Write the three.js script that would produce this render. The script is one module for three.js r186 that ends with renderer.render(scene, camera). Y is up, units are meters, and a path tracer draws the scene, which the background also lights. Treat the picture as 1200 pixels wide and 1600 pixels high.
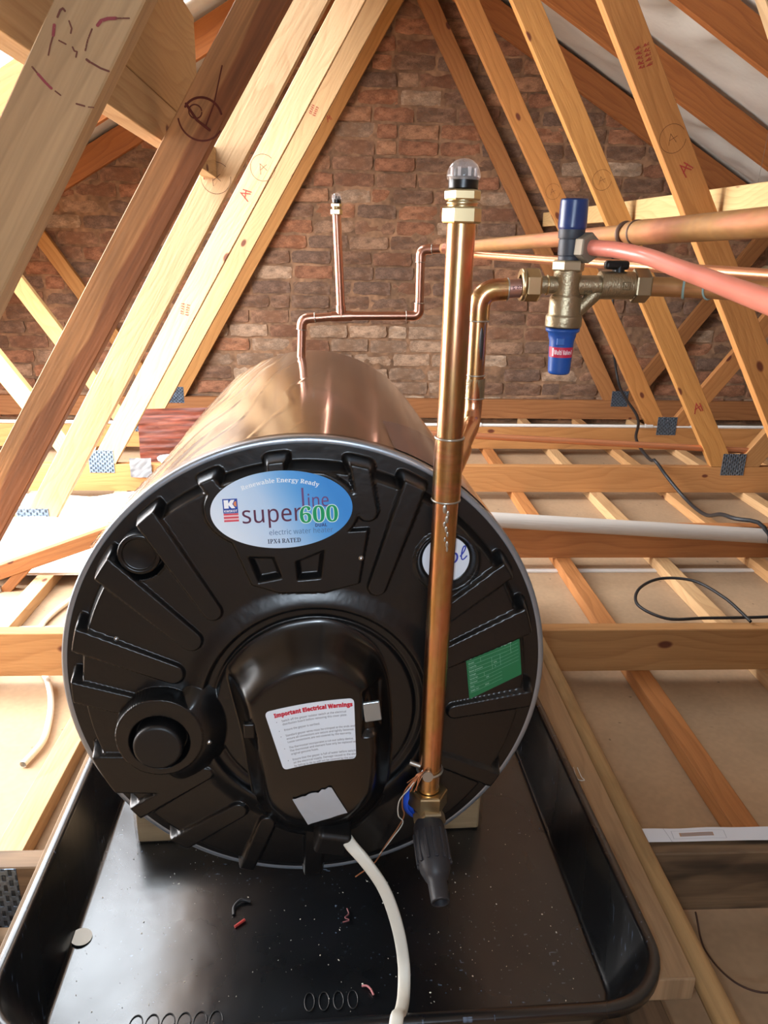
import * as THREE from 'three';
import { mergeGeometries, mergeVertices, toCreasedNormals } from 'three/addons/utils/BufferGeometryUtils.js';
import { RectAreaLightUniformsLib } from 'three/addons/lights/RectAreaLightUniformsLib.js';
import { RoundedBoxGeometry } from 'three/addons/geometries/RoundedBoxGeometry.js';

// ------------------------------------------------------------------ camera, sky, lights, exposure
const scene = new THREE.Scene();
const camera = new THREE.PerspectiveCamera(67.38, 0.75, 0.02, 60);
camera.position.set(0.0425, 1.0708, 0.7931);
camera.up.set(-0.0015968, 0.9429435, -0.3329491);
camera.lookAt(0.0425 + 0.0504329, 1.0708 - 0.3324499, 0.7931 - 0.9417715);
const SKY = 5;
scene.background = new THREE.Color(0.93, 0.97, 1.0);
scene.backgroundIntensity = SKY;
const renderer = new THREE.WebGLRenderer({ antialias: true });
renderer.toneMapping = THREE.LinearToneMapping;
renderer.toneMappingExposure = 1.0;
renderer.shadowMap.enabled = true;
RectAreaLightUniformsLib.init();
// daylight gaps in the left slope, mostly out of view, lighting the left side
const SL = 0.58, AX = 0.39, TOPY = 2.57;               // roof slope, ridge x, ridge height of the underlay
const slopeY = (x) => TOPY - SL * Math.abs(x - AX);
{
  const panel = (name, color, power, w, cx, z0, z1) => { // fills one opening in the left slope, facing into the loft
    const l = new THREE.RectAreaLight(new THREE.Color(...color), power, z1 - z0 - 0.1, w); const zc = (z0 + z1) / 2;
    l.position.set(cx - 0.05, slopeY(cx) + 0.09, zc); l.lookAt(l.position.x + SL, l.position.y - 1, zc); l.name = name; scene.add(l);
  };
  panel('unseen_lower_daylight', [0.99, 0.97, 0.98], 26, 2.4, -2.62, -2.3, -0.1);
  panel('upper_opening_daylight', [0.84, 0.92, 1.0], 12, 1.1, -0.98, -2.75, -0.95);
  // unseen cool light behind the photographer, placed to brighten the cover and labels
  const unseenRear = new THREE.RectAreaLight(new THREE.Color(0.66, 0.82, 1.0), 13, 1.0, 0.7);
  unseenRear.position.set(-0.25, 1.75, 2.74); unseenRear.lookAt(-0.25, 1.55, 0);
  unseenRear.name = 'unseen_rear_light'; scene.add(unseenRear);
  // the LED flash beside the phone lens
  const flash = new THREE.PointLight(new THREE.Color(0.72, 0.86, 1.0), 0.8); flash.position.set(0.02, 1.045, 0.80); flash.castShadow = true; flash.shadow.radius = 0.35; flash.name = 'phone_flash'; scene.add(flash);
}

// ------------------------------------------------------------------ helpers
const V = (x, y, z) => new THREE.Vector3(x, y, z);
function rng(seed) { let s = seed >>> 0; return () => { s = (s + 0x6D2B79F5) | 0; let t = Math.imul(s ^ (s >>> 15), 1 | s); t = (t + Math.imul(t ^ (t >>> 7), 61 | t)) ^ t; return ((t ^ (t >>> 14)) >>> 0) / 4294967296; }; }
const hash = (x, y, s) => { let h = Math.imul(x | 0, 374761393) + Math.imul(y | 0, 668265263) + Math.imul(s | 0, 2147483647 ^ 982451653); h = Math.imul(h ^ (h >>> 13), 1274126177); return ((h ^ (h >>> 16)) >>> 0) / 4294967296; };
function noise(x, y, s = 0, px = 0, py = 0) {
  const x0 = Math.floor(x), y0 = Math.floor(y), fx = x - x0, fy = y - y0, u = fx * fx * (3 - 2 * fx), v = fy * fy * (3 - 2 * fy);
  const w = (a, p) => (p ? ((a % p) + p) % p : a), a0 = w(x0, px), a1 = w(x0 + 1, px), b0 = w(y0, py), b1 = w(y0 + 1, py);
  return (hash(a0, b0, s) * (1 - u) + hash(a1, b0, s) * u) * (1 - v) + (hash(a0, b1, s) * (1 - u) + hash(a1, b1, s) * u) * v;
}
const fbm = (x, y, s = 0, o = 4, px = 0, py = 0) => { let a = 0.5, t = 0, n = 0; for (let i = 0; i < o; i++) { t += a * noise(x, y, s + i * 7, px, py); n += a; a *= 0.5; x *= 2; y *= 2; px *= 2; py *= 2; } return t / n; };
const clamp = (x, a = 0, b = 1) => Math.min(b, Math.max(a, x));
const ss = (a, b, x) => { const t = clamp((x - a) / (b - a)); return t * t * (3 - 2 * t); };
const mix = (a, b, t) => a + (b - a) * t;
const counts = {};
function numbered(name) { counts[name] = (counts[name] || 0) + 1; return counts[name] === 1 ? name : `${name}_${String(counts[name] - 1).padStart(3, '0')}`; }
function tag(o, label, category, group) { o.userData = { ...o.userData, label, category }; if (group) o.userData.group = group; return o; }
function thing(name, label, category, pos = [0, 0, 0], group) {
  const o = new THREE.Group(); o.name = numbered(name); o.position.set(...pos); tag(o, label, category, group); scene.add(o); return o;
}
function obj(name, geo, mat, parent = scene, label) {
  const g = Array.isArray(geo) ? mergeGeometries(geo.map((q) => prep(q))) : geo;
  const m = new THREE.Mesh(g, mat); m.name = numbered(name); m.castShadow = m.receiveShadow = true;
  if (label) m.userData.label = label;
  parent.add(m); return m;
}
function prep(g) { let q = g.index ? g.toNonIndexed() : g; if (!q.attributes.uv) q.setAttribute('uv', new THREE.BufferAttribute(new Float32Array(q.attributes.position.count * 2), 2)); for (const k of Object.keys(q.attributes)) if (!['position', 'normal', 'uv'].includes(k)) q.deleteAttribute(k); return q; }
function structure(name, geo, mat, parent = scene) { const m = obj(name, geo, mat, parent); m.userData.kind = 'structure'; return m; }
const move = (g, x = 0, y = 0, z = 0) => g.translate(x, y, z);
function between(g, a, b) { // a geometry along +y of unit placing, centred, set from a to b
  const d = b.clone().sub(a), q = new THREE.Quaternion().setFromUnitVectors(V(0, 1, 0), d.clone().normalize());
  g.applyQuaternion(q); const c = a.clone().add(b).multiplyScalar(0.5); return g.translate(c.x, c.y, c.z);
}
const rod = (a, b, r, n = 24, r2 = r) => between(new THREE.CylinderGeometry(r2, r, a.distanceTo(b), n, 1), a, b);
const tube = (pts, r, seg = 60, n = 10) => new THREE.TubeGeometry(new THREE.CatmullRomCurve3(pts, false, 'centripetal'), seg, r, n, false);
const ring = (at, dir, R, r, n = 28) => { const g = new THREE.TorusGeometry(R, r, 8, n); g.applyQuaternion(new THREE.Quaternion().setFromUnitVectors(V(0, 0, 1), dir.clone().normalize())); return g.translate(at.x, at.y, at.z); };
const lathe = (pts, n = 40) => new THREE.LatheGeometry(pts.map(([r, y]) => new THREE.Vector2(r, y)), n);
function hexNut(r, h, ch = 0.12) { // a chamfered hexagonal nut, axis +y, centred
  const s = new THREE.Shape(); for (let i = 0; i <= 6; i++) { const a = i * Math.PI / 3; i ? s.lineTo(r * Math.cos(a), r * Math.sin(a)) : s.moveTo(r, 0); }
  const b = r * ch, g = new THREE.ExtrudeGeometry(s, { depth: h - 2 * b, bevelEnabled: true, bevelThickness: b, bevelSize: b, bevelOffset: -b, bevelSegments: 2, curveSegments: 1 });
  return g.translate(0, 0, -(h - 2 * b) / 2).rotateX(-Math.PI / 2);
}
function orient(g, at, dir) { g.applyQuaternion(new THREE.Quaternion().setFromUnitVectors(V(0, 1, 0), dir.clone().normalize())); return g.translate(at.x, at.y, at.z); }
function bend(p, r, n = 8) { // a polyline with rounded corners
  const out = [p[0]];
  for (let i = 1; i < p.length - 1; i++) {
    const a = p[i - 1].clone().sub(p[i]).normalize(), b = p[i + 1].clone().sub(p[i]).normalize();
    const A = p[i].clone().addScaledVector(a, r), B = p[i].clone().addScaledVector(b, r);
    for (let k = 0; k <= n; k++) { const t = k / n; out.push(A.clone().multiplyScalar((1 - t) * (1 - t)).addScaledVector(p[i], 2 * t * (1 - t)).addScaledVector(B, t * t)); }
  }
  out.push(p[p.length - 1]); return out;
}
class Poly extends THREE.Curve { constructor(p) { super(); this.p = p; this.l = [0]; for (let i = 1; i < p.length; i++) this.l.push(this.l[i - 1] + p[i].distanceTo(p[i - 1])); } getPoint(t, o = new THREE.Vector3()) { const L = this.l, s = clamp(t) * L[L.length - 1]; let i = 1; while (i < L.length - 1 && L[i] < s) i++; return o.lerpVectors(this.p[i - 1], this.p[i], clamp((s - L[i - 1]) / (L[i] - L[i - 1] || 1))); } getPointAt(t, o) { return this.getPoint(t, o); } }
const pipe = (pts, r, bendR = 0.02, seg = 80, n = 20) => { const c = new Poly(bend(pts, bendR, 10)); return new THREE.TubeGeometry(c, seg, r, n, false); };

// ------------------------------------------------------------------ textures and materials
function dataTex(w, h, f, srgb = true) {
  const d = new Uint8Array(w * h * 4);
  for (let y = 0; y < h; y++) for (let x = 0; x < w; x++) { const c = f(x / w, y / h); const i = (y * w + x) * 4; d[i] = clamp(c[0]) * 255; d[i + 1] = clamp(c[1]) * 255; d[i + 2] = clamp(c[2]) * 255; d[i + 3] = 255; }
  const t = new THREE.DataTexture(d, w, h); t.wrapS = t.wrapT = THREE.RepeatWrapping; t.magFilter = THREE.LinearFilter; t.minFilter = THREE.LinearMipmapLinearFilter; t.generateMipmaps = true;
  if (srgb) t.colorSpace = THREE.SRGBColorSpace; t.needsUpdate = true; return t;
}
function woodTex(seed, lo, hi, rings = 9, knots = 3, contrast = 1, grime = 0) {
  const R = rng(seed), K = []; for (let i = 0; i < knots; i++) K.push([R(), R(), 0.018 + R() * 0.022]);
  return dataTex(256, 1024, (u, v) => {
    let warp = fbm(u * 2, v * 3, seed, 3, 2, 3) * 0.5 + 0.16 * noise(u * 4, v * 8, seed + 3, 4, 8), kn = 0;
    for (const [kx, ky, kr] of K) { let dx = Math.abs(u - kx); dx = Math.min(dx, 1 - dx); let dy = Math.abs(v - ky); dy = Math.min(dy, 1 - dy); const d = Math.hypot(dx * 0.25, dy * 1.5 * 0.55); warp += 0.12 * Math.exp(-(d * d) / (kr * kr * 3)); kn = Math.max(kn, ss(kr * 0.42, kr * 0.2, d)); }
    const r = (u + warp) * rings, b = r - Math.floor(r), band = Math.pow(b, 2.2) * (1 - ss(0.88, 1, b));
    const fib = noise(u * 90, v * 14, seed + 9, 90, 14) * 0.5 + noise(u * 180, v * 40, seed + 11, 180, 40) * 0.5;
    let t = clamp((0.62 - band * 0.5 * contrast) + (fib - 0.5) * 0.3 + (fbm(u * 3, v * 4, seed + 21, 3, 3, 4) - 0.5) * 0.45);
    const g = grime ? 1 - grime * ss(0.45, 0.75, fbm(u * 4, v * 9, seed + 40, 4, 4, 9)) : 1;
    const c = [0, 1, 2].map((k) => mix(lo[k], hi[k], t) * g * (1 - 0.6 * kn * (k === 0 ? 0.75 : 1)));
    return c;
  });
}
const WOOD = {
  
  pine: woodTex(11, [0.66, 0.52, 0.36], [0.84, 0.72, 0.55], 7, 3, 0.8),
  pine2: woodTex(23, [0.71, 0.60, 0.46], [0.87, 0.79, 0.65], 11, 2, 0.7),
  orange: woodTex(37, [0.58, 0.43, 0.28], [0.77, 0.62, 0.44], 8, 3, 0.8),
  brown: dataTex(256, 1024, (u, v) => { // sapwood beside dark heartwood with a wavering boundary
    const edge = 0.5 + (fbm(0.5, v * 6, 43, 3, 0, 6) - 0.5) * 0.16, d = ss(edge - 0.012, edge + 0.012, u) * (1 - ss(0.95, 1.0, u)), f = noise(u * 90, v * 14, 9, 90, 14) * 0.5 + noise(u * 30, v * 5, 11, 30, 5) * 0.5, g = fbm(u * 4, v * 6, 45, 3, 4, 6); const t = 0.85 + (f - 0.5) * 0.25 + (g - 0.5) * 0.3;
    return [mix(0.76, 0.60, d) * t, mix(0.59, 0.41, d) * t, mix(0.42, 0.28, d) * t]; }),
  grey: woodTex(53, [0.58, 0.51, 0.42], [0.79, 0.72, 0.61], 9, 1, 0.5, 0.15),
  dirty: woodTex(61, [0.34, 0.28, 0.22], [0.58, 0.49, 0.39], 6, 2, 0.8, 0.45),
};
const woodBump = dataTex(128, 512, (u, v) => { const f = noise(u * 60, v * 10, 5, 60, 10) * 0.6 + noise(u * 120, v * 60, 8, 120, 60) * 0.4; return [f, f, f]; }, false);
const mats = {};
function wood(kind, tint = '#ffffff') { const k = kind + tint; return mats[k] ||= new THREE.MeshStandardMaterial({ map: WOOD[kind], color: new THREE.Color(tint), roughness: 0.72, bumpMap: woodBump, bumpScale: 0.0006 }); }
const std = (color, roughness = 0.6, metalness = 0, more = {}) => new THREE.MeshStandardMaterial({ color: new THREE.Color(color), roughness, metalness, ...more });
const phys = (o) => new THREE.MeshPhysicalMaterial({ ...o, color: new THREE.Color(o.color || '#ffffff') });
const grime = dataTex(512, 512, (u, v) => { const a = fbm(u * 8, v * 8, 3, 5, 8, 8), b = fbm(u * 40, v * 40, 9, 3, 40, 40); const t = clamp(0.5 + (a - 0.5) * 1.2 + (b - 0.5) * 0.6); return [t, t, t]; }, false);
const copperTex = dataTex(256, 256, (u, v) => { const a = ss(0.35, 0.7, fbm(u * 4, v * 5, 71, 4, 4, 5)), b = fbm(u * 16, v * 24, 73, 3, 16, 24), d = noise(u * 3, v * 60, 5, 3, 60) * 0.1; return [mix(0.88, 0.82, a) - b * 0.08 + d * 0.4, mix(0.66, 0.69, a) - b * 0.1 + d * 0.3, mix(0.54, 0.50, a) - b * 0.1]; });
const M = {
  copper: new THREE.MeshStandardMaterial({ map: copperTex, metalness: 1, roughness: 0.27, roughnessMap: null }),
  copperNew: std('#d09a84', 0.3, 1),
  copperRed: std('#d08e66', 0.38, 0.7),
  copperDusty: new THREE.MeshStandardMaterial({ map: copperTex, color: new THREE.Color('#d2bda6'), metalness: 0.35, roughness: 0.6 }),
  dust: std('#a49a8c', 0.95),
  brass: std('#cbb78e', 0.3, 1),
  brassDull: new THREE.MeshStandardMaterial({ color: new THREE.Color('#a5967a'), metalness: 0.9, roughness: 0.42, bumpMap: grime, bumpScale: 0.0005 }),
  solder: std('#b9b6ad', 0.35, 0.9),
  steel: std('#c6c8cc', 0.28, 1),
  zinc: new THREE.MeshStandardMaterial({ color: new THREE.Color('#9aa4ae'), metalness: 0.9, roughness: 0.34, bumpMap: null }),
  black: new THREE.MeshPhysicalMaterial({ color: new THREE.Color('#131312'), roughness: 0.34, roughnessMap: null, clearcoat: 0.25, clearcoatRoughness: 0.2 }),
  blackCap: phys({ color: '#0a0a0b', roughness: 0.3 }),
  blackMatt: std('#0f0f10', 0.45),
  cableBlack: std('#1d1d1f', 0.55),
  white: std('#e6e4dc', 0.45),
  wireWhite: std('#d9d5c8', 0.5),
  pvc: new THREE.MeshStandardMaterial({ color: new THREE.Color('#b9b3ac'), roughness: 0.55, bumpMap: grime, bumpScale: 0.0008 }),
  conduit: std('#dfdedb', 0.4),
  pink: new THREE.MeshPhysicalMaterial({ color: new THREE.Color('#d87f6c'), roughness: 0.38, clearcoat: 0.2 }),
  blueDark: phys({ color: '#1d3568', roughness: 0.28 }),
  blue: phys({ color: '#23509b', roughness: 0.36 }),
  tape: std('#1f4fc4', 0.6),
  slate: std('#2d323b', 0.5),
  mortar: null, film: phys({ color: '#ffffff', transmission: 1, thickness: 0, roughness: 0.11, ior: 1.45, side: THREE.DoubleSide }),
};
{ // galvanised nail plate: rows of punched slots, reflected sky painted in as blue tint
  const plateTex = dataTex(256, 256, (u, v) => { const cx = (u * 10) % 1, cy = (v * 5 + (Math.floor(u * 10) % 2) * 0.5) % 1, slot = ss(0.2, 0.26, cx) * ss(0.8, 0.74, cx) * ss(0.22, 0.28, cy) * ss(0.82, 0.76, cy); const n = fbm(u * 20, v * 20, 4, 3, 20, 20); const t = mix(0.58, 0.34, slot) + (n - 0.5) * 0.3; return [t * 0.82, t * 0.95, t * 1.1]; });
  const plateH = dataTex(256, 256, (u, v) => { const cx = (u * 10) % 1, cy = (v * 5 + (Math.floor(u * 10) % 2) * 0.5) % 1, s = ss(0.15, 0.3, cx) * ss(0.85, 0.7, cx) * ss(0.2, 0.3, cy) * ss(0.85, 0.75, cy); const t = 1 - s; return [t, t, t]; }, false);
  M.plate = new THREE.MeshStandardMaterial({ map: plateTex, metalness: 0.85, roughness: 0.38, bumpMap: plateH, bumpScale: 0.0015 });
}
const boxUV = (g, axis, offU = 0, offV = 0, su = 0.25, sv = 1.5) => { // wood grain along the given axis, uv from metres
  const p = g.attributes.position, n = g.attributes.normal, uv = new Float32Array(p.count * 2), P = [0, 0, 0], N = [0, 0, 0];
  for (let i = 0; i < p.count; i++) {
    P[0] = p.getX(i); P[1] = p.getY(i); P[2] = p.getZ(i); N[0] = Math.abs(n.getX(i)); N[1] = Math.abs(n.getY(i)); N[2] = Math.abs(n.getZ(i));
    const o = [0, 1, 2].filter((k) => k !== axis), across = N[o[0]] > N[o[1]] ? P[o[1]] + 0.11 : P[o[0]];
    uv[i * 2] = across / su + offU; uv[i * 2 + 1] = (N[axis] > 0.7 ? P[o[0]] * 0.3 : P[axis]) / sv + offV;
  }
  g.setAttribute('uv', new THREE.BufferAttribute(uv, 2)); return g;
};
let woodCount = 0;
function timber(x0, x1, y0, y1, z0, z1, axis, r = 0.0025) { // an arrised box of timber
  const k = ++woodCount, g = new RoundedBoxGeometry(x1 - x0, y1 - y0, z1 - z0, 1, r);
  boxUV(g, axis, hash(k, 1, 5), hash(k, 2, 5)); return g.translate((x0 + x1) / 2, (y0 + y1) / 2, (z0 + z1) / 2);
}
function member(poly, depth, dir, centred) { // a truss member: polygon in xy with cut ends, grain along dir, front face at z = 0
  const k = ++woodCount, s = new THREE.Shape(poly.map(([x, y]) => new THREE.Vector2(x, y))), b = 0.002;
  const g = new THREE.ExtrudeGeometry(s, { depth: depth - 2 * b, bevelEnabled: true, bevelThickness: b, bevelSize: b, bevelOffset: -b, bevelSegments: 1 }); g.translate(0, 0, -depth + b);
  const l = Math.hypot(...dir), dx = dir[0] / l, dy = dir[1] / l, p = g.attributes.position, n = g.attributes.normal, uv = new Float32Array(p.count * 2);
  for (let i = 0; i < p.count; i++) { const x = p.getX(i), y = p.getY(i), z = p.getZ(i); uv[2 * i] = (Math.abs(n.getZ(i)) > 0.5 ? x * dy - y * dx : z + 0.1) / 0.25 + hash(k, 1, 6); uv[2 * i + 1] = (x * dx + y * dy) / 1.5 + hash(k, 2, 6); }
  if (centred) { let c = 0, m = 0; for (let i = 0; i < p.count; i++) if (n.getZ(i) > 0.5) { c += uv[2 * i]; m++; } for (let i = 0; i < p.count; i++) uv[2 * i] += 0.5 - c / m; }
  g.setAttribute('uv', new THREE.BufferAttribute(uv, 2)); return g;
}
function canvasTex(w, h, draw) { const c = document.createElement('canvas'); c.width = w; c.height = h; const x = c.getContext('2d'); draw(x, w, h); const t = new THREE.CanvasTexture(c); t.colorSpace = THREE.SRGBColorSpace; t.anisotropy = 8; return t; }

// ------------------------------------------------------------------ the setting: ceiling boards underfoot, brick gable, roof underlay, near gable
const board = new THREE.MeshStandardMaterial({ map: dataTex(512, 512, (u, v) => { const a = fbm(u * 5, v * 5, 91, 5, 5, 5), b = noise(u * 170, v * 170, 17, 170, 170), s = ss(0.965, 0.99, noise(u * 60, v * 60, 33, 60, 60)) * 0.35; const t = 0.9 + (a - 0.5) * 0.22 + (b - 0.5) * 0.05 - s; return [0.72 * t, 0.60 * t, 0.47 * t]; }), roughness: 0.85 });
{
  const g = new THREE.BoxGeometry(9.4, 0.05, 6.9, 1, 1, 1); g.translate(0.3, -0.025, -0.6);
  const p = g.attributes.position, uv = g.attributes.uv; for (let i = 0; i < p.count; i++) uv.setXY(i, p.getX(i) / 1.3, p.getZ(i) / 1.3);
  structure('floor', g, board);
}
// brick gable wall
const WZ = -3.945;
{
  const mortarTex = dataTex(512, 512, (u, v) => { const a = fbm(u * 6, v * 6, 201, 5, 6, 6), b = fbm(u * 50, v * 50, 203, 2, 50, 50); const t = 0.8 + (a - 0.5) * 0.5 + (b - 0.5) * 0.3; return [0.66 * t, 0.51 * t, 0.39 * t]; });
  M.mortar = new THREE.MeshStandardMaterial({ map: mortarTex, roughness: 0.95, bumpMap: grime, bumpScale: 0.004 });
  const nx = 190, ny = 96, pos = [], uv = [], idx = [], x0 = -4.1, x1 = 4.9;
  const zf = (x, y) => WZ - 0.009 + (fbm(x * 9, y * 9, 77, 4) - 0.5) * 0.022;
  for (let j = 0; j <= ny; j++) for (let i = 0; i <= nx; i++) { const x = mix(x0, x1, i / nx), h = slopeY(x) + 0.1, y = mix(-0.02, Math.max(0, h), j / ny); pos.push(x, y, zf(x, y)); uv.push(x / 1.1, y / 1.1); }
  for (let j = 0; j < ny; j++) for (let i = 0; i < nx; i++) { const a = j * (nx + 1) + i; idx.push(a, a + 1, a + nx + 2, a, a + nx + 2, a + nx + 1); }
  const g = new THREE.BufferGeometry(); g.setAttribute('position', new THREE.Float32BufferAttribute(pos, 3)); g.setAttribute('uv', new THREE.Float32BufferAttribute(uv, 2)); g.setIndex(idx); g.computeVertexNormals();
  const back = new THREE.Shape([[x0, -0.05], [x1, -0.05], [x1, 0.05], [AX, TOPY + 0.12], [x0, 0.05]].map((q) => new THREE.Vector2(...q)));
  const slab = new THREE.ExtrudeGeometry(back, { depth: 0.2, bevelEnabled: false }); slab.translate(0, 0, WZ - 0.23);
  const wall = structure('wall_back', [g, slab], M.mortar);
  // bricks
  const brickTex = [0, 1, 2, 3].map((s) => dataTex(128, 64, (u, v) => { const a = fbm(u * 6, v * 3, 300 + s * 13, 5, 6, 3), b = noise(u * 50, v * 25, 310 + s, 50, 25), m = ss(0.52, 0.68, fbm(u * 4, v * 2, 330 + s * 5, 4, 4, 2)); const t = 0.84 + (a - 0.5) * 0.5 + (b - 0.5) * 0.16, k = m * 0.7; return [mix(t, 0.74, k), mix(t, 0.70, k), mix(t, 0.66, k)]; }));
  const hues = ['#905f43', '#855840', '#7c5844', '#6f5747', '#665549', '#987054', '#8b6953', '#9e6d50', '#5f5047', '#8f745e'];
  const pale = ['#9d8974', '#a8917a', '#927e6b', '#b3a08a'];
  const mk = (c, s) => new THREE.MeshStandardMaterial({ map: brickTex[s % 4], color: new THREE.Color(c).lerp(new THREE.Color('#7d5c46'), 0.38).multiplyScalar(1.65), roughness: 0.92, bumpMap: brickTex[(s + 1) % 4], bumpScale: 0.003 });
  const bm = hues.map(mk), pm = pale.map(mk);
  const shape = (len, seed) => { // a worn stretcher or header: rough front with knocked corners
    const nu = len > 0.15 ? 6 : 3, nv = 3, h = 0.071, P = [], U = [], I = [];
    for (let j = 0; j <= nv; j++) for (let i = 0; i <= nu; i++) {
      const eu = i === 0 || i === nu, ev = j === 0 || j === nv, cor = eu && ev;
      const wob = (k) => (hash(i * 7 + j * 31, k, seed) - 0.5);
      const x = (i / nu - 0.5) * len * (cor ? 0.965 : 1) + wob(1) * (eu ? 0.008 : 0.012), y = (j / nv - 0.5) * h * (cor ? 0.92 : 1) + wob(2) * (ev ? 0.007 : 0.01);
      P.push(x, y, (eu || ev ? -0.0045 : 0) + wob(3) * 0.005); U.push(i / nu * len / 0.235, j / nv);
    }
    for (let j = 0; j < nv; j++) for (let i = 0; i < nu; i++) { const a = j * (nu + 1) + i; I.push(a, a + 1, a + nu + 2, a, a + nu + 2, a + nu + 1); }
    const per = []; for (let i = 0; i <= nu; i++) per.push(i); for (let j = 1; j <= nv; j++) per.push(j * (nu + 1) + nu); for (let i = nu - 1; i >= 0; i--) per.push(nv * (nu + 1) + i); for (let j = nv - 1; j > 0; j--) per.push(j * (nu + 1));
    const b0 = P.length / 3; for (const k of per) { P.push(P[k * 3], P[k * 3 + 1], -0.03); U.push(U[k * 2], U[k * 2 + 1]); }
    per.forEach((k, q) => { const k2 = per[(q + 1) % per.length], a = b0 + q, b = b0 + (q + 1) % per.length; I.push(k, a, b, k, b, k2); });
    const q = new THREE.BufferGeometry(); q.setAttribute('position', new THREE.Float32BufferAttribute(P, 3)); q.setAttribute('uv', new THREE.Float32BufferAttribute(U, 2)); q.setIndex(I); return toCreasedNormals(q, 0.6);
  };
  const stretch = [1, 2, 3, 4, 5, 6].map((s) => shape(0.224, s * 17)), heads = [7, 8].map((s) => shape(0.106, s * 17));
  const list = [], R = rng(5);
  for (let c = 0; c < 31; c++) {
    const y = 0.045 + c * 0.0845, pitch = 0.238; let x = -2.3 + (c % 2) * 0.119 + (R() - 0.5) * 0.05;
    while (x < 3.1) {
      const head = R() < 0.08, w = head ? 0.12 : pitch, cx = x + w / 2;
      if (y + 0.04 < slopeY(cx) + 0.05) {
        const zone = fbm(cx * 0.9 + 3, y * 1.3, 55, 3), dirt = R();
        const palest = y < 0.5 + 0.3 * noise(cx * 2, 0, 8) && cx < 1.0 && cx > -0.9 ? R() < 0.75 : R() < 0.04;
        let m; if (palest) m = pm[Math.floor(R() * 4)]; else { const dark = zone * 0.75 + dirt * 0.5; m = dark > 0.78 ? bm[[3, 4, 8][Math.floor(R() * 3)]] : dark > 0.6 ? bm[[2, 3, 6, 1][Math.floor(R() * 4)]] : bm[[0, 1, 5, 7, 6, 9][Math.floor(R() * 6)]]; }
        list.push({ x: cx, y: y + (R() - 0.5) * 0.006, z: WZ + (R() - 0.55) * 0.009, t: (R() - 0.5) * 0.025, g: head ? heads[Math.floor(R() * 2)] : stretch[Math.floor(R() * 6)], m, flip: R() < 0.5 });
      }
      x += w;
    }
  }
  camera.updateMatrixWorld(); camera.updateProjectionMatrix();
  const inv = camera.matrixWorldInverse.copy(camera.matrixWorld).invert(), prj = camera.projectionMatrix;
  // bricks hidden behind the heater drum or out of the frame come last
  for (const b of list) { const p = V(b.x, b.y, b.z).applyMatrix4(inv).applyMatrix4(prj); b.seen = Math.abs(p.x) < 1.02 && Math.abs(p.y) < 1.02 && !(p.y < 0.3 && Math.abs(p.x + 0.17) < 0.2 && p.y < 0.3) ? 1 : 0; b.rank = b.seen * 10 - Math.hypot(b.x - 0.6, b.y - 1.3); }
  list.sort((a, b) => b.rank - a.rank);
  const place = (b, o) => { o.position.set(b.x, b.y, b.z); o.rotation.z = b.t + (b.flip ? Math.PI : 0); };
  list.slice(0, 298).forEach((b) => place(b, obj('brick', b.g, b.m, wall)));
  const rest = {}; const tmp = new THREE.Object3D();
  list.slice(298).forEach((b) => { place(b, tmp); tmp.updateMatrix(); const k = b.m.uuid; (rest[k] ||= { m: b.m, g: [] }).g.push(b.g.clone().applyMatrix4(tmp.matrix)); });
  const all = [], gm = []; Object.values(rest).forEach((r) => { all.push(mergeGeometries(r.g)); gm.push(r.m); });
  const merged = mergeGeometries(all, true); const mr = new THREE.Mesh(merged, gm); mr.name = 'bricks'; mr.userData.kind = 'stuff'; wall.add(mr);
}
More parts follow.
